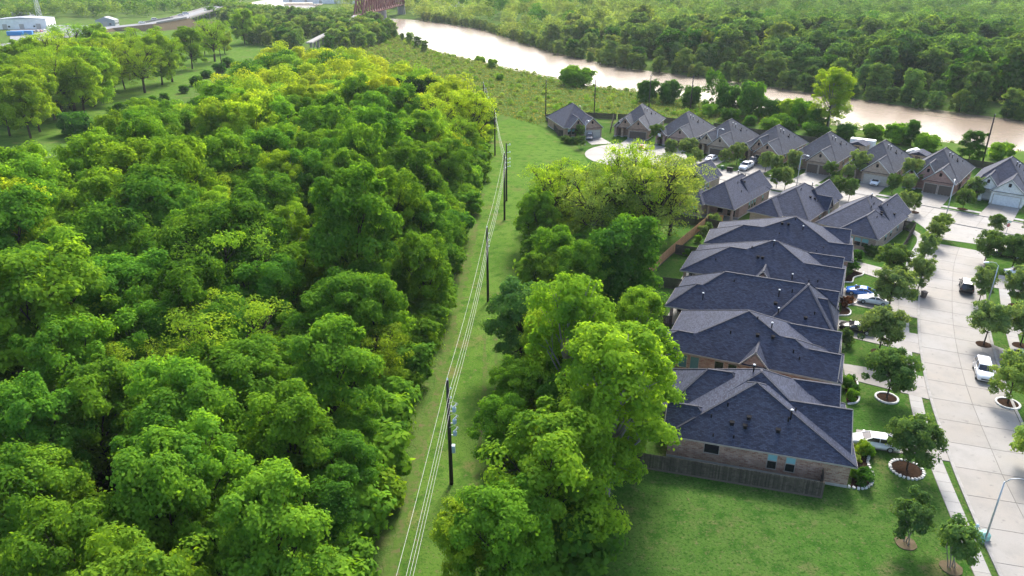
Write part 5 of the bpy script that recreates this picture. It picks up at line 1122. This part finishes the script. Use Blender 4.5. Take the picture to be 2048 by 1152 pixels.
# patio furniture glimpsed under the back porches
for (px, py), lab in (((1395, 432), "pale chair under the back porch of the rose brick house"), ((1430, 497), "white patio chair on the fifth house's porch"), ((1375, 552), "dark patio chair on the fourth house's porch"), ((1352, 628), "dark patio chair on the third house's porch")):
    x, y = G(px + 8, py); rt = empty("patio_chair", (x, y, .05), R(30), label=lab, cat="chair"); mt = M['whitetrim'] if 'white' in lab or 'pale' in lab else M['dark']
    m_ = MB(); m_.box(-.3, .3, -.3, .3, .38, .46); m_.build("seat", mt, rt); m_ = MB(); m_.box(-.3, .3, .26, .34, .46, 1.0); m_.build("backrest", mt, rt)
    for a in ((-.27, -.27), (.27, -.27), (-.27, .27), (.27, .27)): m_ = MB(); m_.box(a[0] - .03, a[0] + .03, a[1] - .03, a[1] + .03, 0, .38); m_.build("leg", mt, rt)
for lab, (ox, oy), an, (x0, x1, y0, y1) in (("concrete patio behind the second house", (17.12, 83.39), -24, (-.6, 3, .2, 11)), ("concrete patio behind the third house", (22, 95.01), -24.3, (-.3, 3, .3, 8)), ("concrete patio behind the fourth house", (26.56, 108.16), -24.6, (-.3, 3.2, .3, 9)), ("concrete patio behind the fifth house", (33.29, 120.56), -21.6, (-.3, 3.3, .3, 9)), ("concrete patio under the rose brick house's back porch", (43.6, 138.9), 50.5, (.1, 3.7, .3, 6.4))):
    m_ = MB(); m_.box(x0, x1, y0, y1, -.05, .12); o = m_.build("patio", M['walk'], kind="structure", loc=(ox, oy, .03), rz=R(an))

# ------------------------------------------------------------------ cars
def loft(mb, secs):
    n = len(secs[0]); vs_ = [p for s_ in secs for p in s_]
    fs_ = [(i * n + k, i * n + (k + 1) % n, (i + 1) * n + (k + 1) % n, (i + 1) * n + k) for i in range(len(secs) - 1) for k in range(n)]
    fs_ += [tuple(range(n - 1, -1, -1)), tuple((len(secs) - 1) * n + k for k in range(n))]; mb.add(vs_, fs_)
def sec(x, w, z0, z1, tw):
    return [(x, -w * .9, z0), (x, w * .9, z0), (x, w, z0 + (z1 - z0) * .35), (x, w * .98, z1 - .08), (x, tw, z1), (x, -tw, z1), (x, -w * .98, z1 - .08), (x, -w, z0 + (z1 - z0) * .35)]
STY = {'sedan': dict(L=4.8, W=.91, hood=.92, belt=.97, top=1.45, cab=(-1.75, -1.0, .45, 1.35), trunk=1.0),
       'suv': dict(L=4.8, W=.96, hood=1.08, belt=1.12, top=1.75, cab=(-2.15, -1.85, .55, 1.25), trunk=1.12),
       'van': dict(L=5.0, W=.98, hood=1.08, belt=1.12, top=1.85, cab=(-2.3, -2.05, .8, 1.6), trunk=1.12),
       'coupe': dict(L=4.6, W=.94, hood=.88, belt=.92, top=1.28, cab=(-1.5, -.65, .3, 1.15), trunk=.95),
       'pickup': dict(L=5.7, W=.99, hood=1.15, belt=1.2, top=1.88, cab=(-.75, -.55, .75, 1.45), trunk=1.2)}
CARMESH = {}
def car(label, px, py, ang, style, colr, roofc=None):
    x, y = G(px, py); s = STY[style]; L, W = s['L'], s['W']; rt = empty("parked_car", (x, y, .09), R(ang), label=label, cat="pickup truck" if style == 'pickup' else "car")
    P_ = PA[colr]; x0, x1 = -L / 2, L / 2
    if style not in CARMESH:
        b = MB(); loft(b, [sec(x0, W * .80, .42, s['trunk'] - .12, W * .7), sec(x0 + .12, W * .95, .28, s['trunk'] - .02, W * .84), sec(x0 + .8, W, .24, s['trunk'], W * .88), sec(s['cab'][0], W, .22, s['belt'], W * .9), sec(s['cab'][3], W, .22, s['belt'], W * .9), sec(x1 - .75, W * .98, .24, s['hood'] - .04, W * .84), sec(x1 - .15, W * .92, .26, s['hood'] - .18, W * .78), sec(x1, W * .78, .36, s['hood'] - .3, W * .64)])
        c0, c1, c2, c3 = s['cab']; tz = s['top']; bz = s['belt'] - .02; tw = W * .72
        g = MB(); g.add([(c0, -W * .88, bz), (c3, -W * .88, bz), (c3, W * .88, bz), (c0, W * .88, bz), (c1, -tw, tz - .05), (c2, -tw, tz - .05), (c2, tw, tz - .05), (c1, tw, tz - .05)], [(4, 5, 6, 7), (0, 1, 5, 4), (1, 2, 6, 5), (2, 3, 7, 6), (3, 0, 4, 7)])
        r = MB(); loft(r, [[(c1 - .12, -tw * .86, tz - .05), (c1 - .12, tw * .86, tz - .05), (c1 - .1, tw * .8, tz - .03), (c1 - .1, -tw * .8, tz - .03)], [(c1 + .1, -tw * 1.03, tz - .06), (c1 + .1, tw * 1.03, tz - .06), (c1 + .1, tw * .85, tz + .01), (c1 + .1, -tw * .85, tz + .01)], [(c2 - .1, -tw * 1.03, tz - .06), (c2 - .1, tw * 1.03, tz - .06), (c2 - .1, tw * .85, tz + .01), (c2 - .1, -tw * .85, tz + .01)], [(c2 + .1, -tw * .9, tz - .09), (c2 + .1, tw * .9, tz - .09), (c2 + .08, tw * .8, tz - .05), (c2 + .08, -tw * .8, tz - .05)]])
        pl_ = MB()
        for sg in (-1, 1):
            for (xa, xb) in ((c0, c1), (c3, c2)): pl_.bar((xa, sg * W * .885, bz), (xb, sg * tw * 1.0, tz - .05), .07, .07)
            mx_ = (c1 + c2) / 2; pl_.bar((mx_, sg * W * .885, bz), (mx_, sg * tw * 1.005, tz - .05), .09, .05)
        ty = MB(); ty.tube([(0, -.11, 0), (0, -.1, 0), (0, .1, 0), (0, .11, 0)], [.27, .33, .33, .27], 14)
        ri = MB(); ri.tube([(0, -.118, 0), (0, .118, 0)], [.2, .2], 10)
        CARMESH[style] = [b, g, r, pl_, ty, ri]
    b, g, r, pl_, ty, ri = CARMESH[style]
    body = link("body", b.mesh("car_body", P_, True), rt); link("windows", g.mesh("car_windows", M['glass_dark']), rt); link("roof", r.mesh("car_roof", PA[roofc or colr], False), rt); link("pillars", pl_.mesh("car_pillars", P_), rt)
    for wx in (-L * .29, L * .31):
        for sg in (-1, 1):
            t = link("wheel", ty.mesh("tyre", M['black']), rt, (wx, sg * (W - .1), .33)); link("rim", ri.mesh("rim", M['grey_metal']), t)
    for sg in (-1, 1):
        m_ = MB(); m_.box(x1 - .16, x1 - .02, sg * W * .62 - .16, sg * W * .62 + .16, s['hood'] - .38, s['hood'] - .24); m_.build("headlight", M['headlight'], rt)
        m_ = MB(); m_.box(x0 + .01, x0 + .12, sg * W * .72 - .12, sg * W * .72 + .12, s['trunk'] - .35, s['trunk'] - .12); m_.build("taillight", M['taillight'], rt)
        m_ = MB(); m_.box(s['cab'][3] - .35, s['cab'][3] - .15, sg * (W + .1) - .09, sg * (W + .1) + .09, s['belt'], s['belt'] + .15); m_.build("mirror", P_, rt)
    m_ = MB(); m_.box(x1 - .06, x1 + .01, -W * .5, W * .5, .45, .62); m_.build("grille", M['dark'], rt)
    if style == 'pickup': m_ = MB(); m_.box(x0 + .12, -.9, -W * .8, W * .8, s['trunk'] - .01, s['trunk'] + .012); m_.build("cargo_bed", M['black'], rt)
    return rt
car("white sedan on the nearest house's drive, nose to the garage", 1748, 893, 163, 'sedan', 'white')
car("black sports car with pale roof on the third house's drive", 1712, 663, 155, 'coupe', 'black', 'silver')
car("white sports car under the tree on the fourth house's drive", 1746, 607, 155, 'coupe', 'white')
car("bright blue sports car on the fourth house's drive", 1722, 590, 155, 'coupe', 'blue')
car("white estate vehicle parked at the road's right kerb", 1964, 750, 246, 'suv', 'white')
car("grey-roofed black car parked at the road's right kerb", 1931, 580, 62, 'suv', 'black', 'silver')
car("steel-blue estate car on the right-hand drive", 2046, 727, 160, 'suv', 'steel')
car("dark car under the tree on the right near the junction", 2012, 513, 160, 'suv', 'black'); car("white car cut by the right edge on a drive", 2040, 553, 160, 'sedan', 'white')
car("white saloon on the drive before the shuttered gable house", 1751, 369, 232, 'sedan', 'white')
car("white sedan on the drive of the fourth far house", 1422, 322, 232, 'sedan', 'white'); car("white pickup truck outside the open garage house", 1492, 338, 232, 'pickup', 'white'); car("dark grey pickup truck before the open garage", 1508, 328, 232, 'pickup', 'grey')
car("dark car on the drive of the leftmost far house", 1179, 279, 262, 'suv', 'grey', 'silver')

# ------------------------------------------------------------------ railway bridge, highway, far buildings
bA = Vector((-117, 600, 9)); bB = Vector((-104, 742, 9)); bd = (bB - bA).normalized(); bn = Vector((bd.y, -bd.x, 0)); BL = (bB - bA).length
rt = empty("railway_bridge", (bA.x, bA.y, 0), 0, label="rusty red steel truss railway bridge over the river at the top", cat="bridge")
def rel(t, s_, z): p = bd * t + bn * s_; return (p.x, p.y, z)
m_ = MB(); m_.bar(rel(-6, 0, 8.6), rel(BL, 0, 8.6), 6.0, .9); m_.build("deck", M['rust'], rt)
spans = 2; npan = 10
for sp in range(spans):
    t0 = BL * sp / spans; ln = BL / spans
    for s_ in (-3.2, 3.2):
        m_ = MB(); tops = []
        for i in range(npan + 1):
            t = t0 + ln * i / npan; f = i / npan; h = 0 if i in (0, npan) else 7.5 + 6.0 * math.sin(math.pi * f)
            tops.append((t, h))
        for (ta, ha), (tb, hb) in zip(tops, tops[1:]):
            m_.bar(rel(ta, s_, 9 + ha), rel(tb, s_, 9 + hb), 1.2, 1.2)
            m_.bar(rel(tb, s_, 9), rel(tb, s_, 9 + hb), .9, .9) if hb else None
            m_.bar(rel(ta, s_, 9 + ha), rel(tb, s_, 9), .7, .7) if ha and tb - t0 <= ln / 2 + .1 else None
            m_.bar(rel(ta, s_, 9), rel(tb, s_, 9 + hb), .7, .7) if hb and ta - t0 >= ln / 2 - .1 else None
        m_.bar(rel(t0, s_, 9), rel(t0 + ln, s_, 9), .7, .9); m_.build("truss", M['rust'], rt)
    m_ = MB()
    for i in range(1, npan): t = t0 + ln * i / npan; h = 7.5 + 6.0 * math.sin(math.pi * i / npan); m_.bar(rel(t, -3.2, 9 + h), rel(t, 3.2, 9 + h), .5, .5)
    m_.build("cross_bracing", M['rust'], rt)
for t in (0, BL / 2, BL):
    p = rel(t, 0, 0); m_ = MB(); m_.lathe((p[0], p[1], -4), [(4.2, 0), (3.6, 8), (3.6, 12.0)], 12); m_.build("pier", M['stonepier'], rt)
# approach viaduct of the railway
va = [G(618, 86, 5.0), G(640, 74, 5.0), G(692, 50, 6.2), (-118, 594)]
rt = empty("railway_viaduct", (va[0][0], va[0][1], 0), 0, label="pale railway approach deck rising through the trees to the red bridge", cat="viaduct")
m_ = MB()
for a, b_, za, zb in zip(va, va[1:], (5.0, 5.0, 6.2), (5.0, 6.2, 8.6)): m_.bar((a[0] - va[0][0], a[1] - va[0][1], za), (b_[0] - va[0][0], b_[1] - va[0][1], zb), 3.6, .7)
m_.build("deck", M['stonepier'], rt)
for t in np.linspace(.05, 1, 10):
    i = min(2, int(t * 3)); f = t * 3 - i; a, b_ = va[i], va[i + 1]; x, y = a[0] + (b_[0] - a[0]) * f - va[0][0], a[1] + (b_[1] - a[1]) * f - va[0][1]
    m_ = MB(); m_.box(x - .5, x + .5, y - 1.2, y + 1.2, -.5, 4.6 + 3.4 * max(0, t - .55)); m_.build("pier", M['stonepier'], rt)
# highway
HW = [G(-60, 98), G(60, 84), G(130, 73), G(215, 61), G(300, 48, 4), G(360, 37, 6), G(420, 19, 6), G(470, 4, 6)]
HZ = [.1, .1, .3, 2.0, 4.5, 6.3, 6.4, 6.4]
hb = [Vector((p[0], p[1], z)) for p, z in zip(HW, HZ)]
m_ = MB(); hn = normals([Vector((p.x, p.y)) for p in hb])
for i in range(5):
    q = [(hb[j].x + hn[j].x * k, hb[j].y + hn[j].y * k, hb[j].z) for j, k in ((i, -7), (i, 7), (i + 1, 7), (i + 1, -7))]
    lo = [(hb[j].x + hn[j].x * s_ * (7.2 + hb[j].z * 2), hb[j].y + hn[j].y * s_ * (7.2 + hb[j].z * 2), -.1) for j, s_ in ((i, -1), (i, 1), (i + 1, 1), (i + 1, -1))]
    m_.mi = 0; m_.add(q, [(0, 1, 2, 3)]); m_.mi = 1; m_.add([q[1], q[2], lo[2], lo[1]], [(0, 3, 2, 1)]); m_.add([q[0], q[3], lo[3], lo[0]], [(0, 1, 2, 3)])
j = 5; m_.add([(hb[j].x + hn[j].x * 7, hb[j].y + hn[j].y * 7, hb[j].z), (hb[j].x - hn[j].x * 7, hb[j].y - hn[j].y * 7, hb[j].z), (hb[j].x - hn[j].x * 18, hb[j].y - hn[j].y * 18, -.1), (hb[j].x + hn[j].x * 18, hb[j].y + hn[j].y * 18, -.1)], [(0, 1, 2, 3)])
m_.build("highway", [M['asphalt'], M['dirt']], kind="structure")
rt = empty("highway_overpass", (hb[5].x, hb[5].y, 0), 0, label="concrete highway overpass deck on columns at the upper left", cat="overpass")
m_ = MB()
for a, b_ in zip(hb[5:], hb[6:]): m_.bar(a - Vector((hb[5].x, hb[5].y, .3)), b_ - Vector((hb[5].x, hb[5].y, .3)), 14, .7)
m_.build("deck", M['asphalt'], rt)
for s_ in (-1, 1):
    m_ = MB()
    for a, b_ in zip(hb[4:], hb[5:]):
        d = b_ - a; nr = Vector((d.y, -d.x, 0)).normalized() * 7 * s_; o_ = Vector((hb[5].x, hb[5].y, -.5)); m_.bar(a + nr - o_, b_ + nr - o_, .4, 1.1)
    m_.build("parapet", M['curb'], rt)
for t in np.linspace(.1, 1.9, 9):
    i = int(t); a, b_ = hb[5 + i], hb[6 + i]; p = a.lerp(b_, t - i) - Vector((hb[5].x, hb[5].y, 0)); d = (b_ - a).normalized(); nr = Vector((d.y, -d.x, 0))
    for s_ in (-4, 4): m_ = MB(); q = p + nr * s_; m_.lathe((q.x, q.y, -.5), [(.6, 0), (.6, 6.3)], 8); m_.build("column", M['curb'], rt)
sheet("parking_lot", [G(20, 82), G(150, 68), G(205, 52), G(120, 50), G(20, 60)], .06, M['asphalt'])
sheet("gravel_track", [G(350, 52), G(520, 42), G(700, 40), G(700, 37), G(520, 38), G(350, 47)], .05, M['dirt'])
def shed_building(label, px, py, ang, w, l, h, wall, roof, doors=0, windows=0, rise=1.2):
    x, y = G(px, py); rt = gable_shed("warehouse", label, x, y, ang, w, l, h, wall, roof, "building", rise, False)
    for i in range(doors): m_ = MB(); c = -l / 2; xx = -w / 2 + w * (i + .5) / max(1, doors); m_.box(xx - 1.6, xx + 1.6, c - .06, c + .03, 0, min(3.6, h - .5)); m_.build("roller_door", M['garage_tan'], rt)
    for i in range(windows): m_ = MB(); xx = -w / 2 + w * (i + .5) / windows; m_.box(xx - .7, xx + .7, -l / 2 - .05, -l / 2 + .03, 1.2, 2.4); m_.build("window", M['glass_dark'], rt)
    for s_ in (-1, 1):
        for i in range(3): m_ = MB(); yy = -l / 2 + l * (i + .5) / 3; m_.box(s_ * w / 2 - .04, s_ * w / 2 + .04, yy - 1, yy + 1, 1.4, 2.6); m_.build("window", M['glass_dark'], rt)
shed_building("white workshop building with roller doors by the car park, upper left", 55, 56, 12, 34, 20, 7, M['whitewall'], M['greyroof'], 3, 2)
shed_building("grey low building behind the white workshop", 35, 36, 12, 26, 14, 4, M['greyroof'], M['greyroof'], 1, 2)
shed_building("small grey house beside the highway", 216, 52, 10, 14, 10, 4.5, M['greyroof'], M['greyroof'], 1, 2, 2.5)
shed_building("small grey hut among trees right of the highway", 478, 41, 0, 10, 7, 4, M['greyroof'], M['steelroof'], 1, 0)
shed_building("long pale teal-roofed warehouse at the top of the view", 690, 6, 5, 70, 30, 8, M['whitewall'], M['steelroof'], 4, 0, 3)
shed_building("pale warehouse at the top, right of the red bridge", 835, 4, 0, 55, 26, 8, M['whitewall'], M['steelroof'], 3, 0, 3)
shed_building("grey-roofed store beyond the river at the top", 895, 14, -4, 34, 16, 5, M['whitewall'], M['greyroof'], 2, 2, 2)
shed_building("pale building behind the trees at the top left centre", 600, 4, 5, 36, 22, 7, M['whitewall'], M['greyroof'], 2, 0, 2)
shed_building("white-walled building glimpsed beyond the far wood, top right", 1965, 14, -20, 40, 20, 7, M['whitewall'], M['whitetrim'], 2, 0, 2)
shed_building("pale house roof glimpsed at the far right top", 2030, 34, -20, 30, 16, 6, M['whitewall'], M['garage_tan'], 1, 1, 2)
for k, (px, py, w) in enumerate(((32, 71, 10), (52, 70, 9))):
    x, y = G(px, py); rt = empty("shipping_container", (x, y, 0), R(12), label=["left", "right"][k] + " blue container beside the white workshop", cat="container")
    m_ = MB(); m_.box(-w / 2, w / 2, -1.3, 1.3, .15, 2.8); m_.build("body", M['tarp'], rt)
    for i in range(int(w)): m_ = MB(); m_.box(-w / 2 + i + .2, -w / 2 + i + .6, -1.36, -1.3, .3, 2.6); m_.build("rib", M['tarp'], rt)
for k, (px, py, a, st, c) in enumerate([(70, 66, 100, 'sedan', 'black'), (76, 65, 100, 'suv', 'silver'), (82, 64, 100, 'sedan', 'red'), (88, 62, 100, 'sedan', 'white')]):
    car(["black", "silver", "red", "white"][k] + " car in the row outside the white workshop", px, py, a, st, c)
for k, (px, py, z, st, c) in enumerate([(284, 47, 4.2, 'sedan', 'white'), (310, 41, 5.3, 'van', 'white'), (362, 32, 6.5, 'sedan', 'silver'), (372, 29, 6.5, 'van', 'white')]):
    o = car(["white car climbing the highway ramp", "white van on the highway ramp ahead", "silver car on the overpass", "white van on the overpass"][k], px, py, 42, st, c); gxy = G(px, py, z); o.location = (gxy[0], gxy[1], z + .15); o.name = "driving_car"
# lattice mast beside the workshop
x, y = G(82, 45); rt = empty("lattice_mast", (x, y, 0), 0, label="grey lattice mast rising behind the white workshop", cat="mast")
for sx, sy in ((-1, -1), (1, -1), (1, 1), (-1, 1)): m_ = MB(); m_.bar((sx * 1.6, sy * 1.6, 0), (sx * .3, sy * .3, 34), .25); m_.build("leg", M['grey_metal'], rt)
m_ = MB()
for i in range(12):
    r0, r1 = 1.6 - 1.3 * i / 12, 1.6 - 1.3 * (i + 1) / 12; z0, z1 = i * 34 / 12, (i + 1) * 34 / 12
    for (a, b_) in (((-1, -1), (1, -1)), ((1, -1), (1, 1)), ((1, 1), (-1, 1)), ((-1, 1), (-1, -1))): m_.bar((a[0] * r0, a[1] * r0, z0), (b_[0] * r1, b_[1] * r1, z1), .14)
m_.build("lattice", M['grey_metal'], rt)

# ------------------------------------------------------------------ air
hz = MB(); hz.box(-1100, 1100, -120, 1400, -8, 62); m = bpy.data.materials.new("haze"); m.use_nodes = True; nt = m.node_tree; nt.nodes.clear()
out = nt.nodes.new("ShaderNodeOutputMaterial"); pv = nt.nodes.new("ShaderNodeVolumePrincipled"); pv.inputs["Color"].default_value = (.86, .92, 1.0, 1); pv.inputs["Density"].default_value = .00007; pv.inputs["Anisotropy"].default_value = .2
nt.links.new(pv.outputs[0], out.inputs["Volume"]); hz.build("haze", m, kind="stuff")
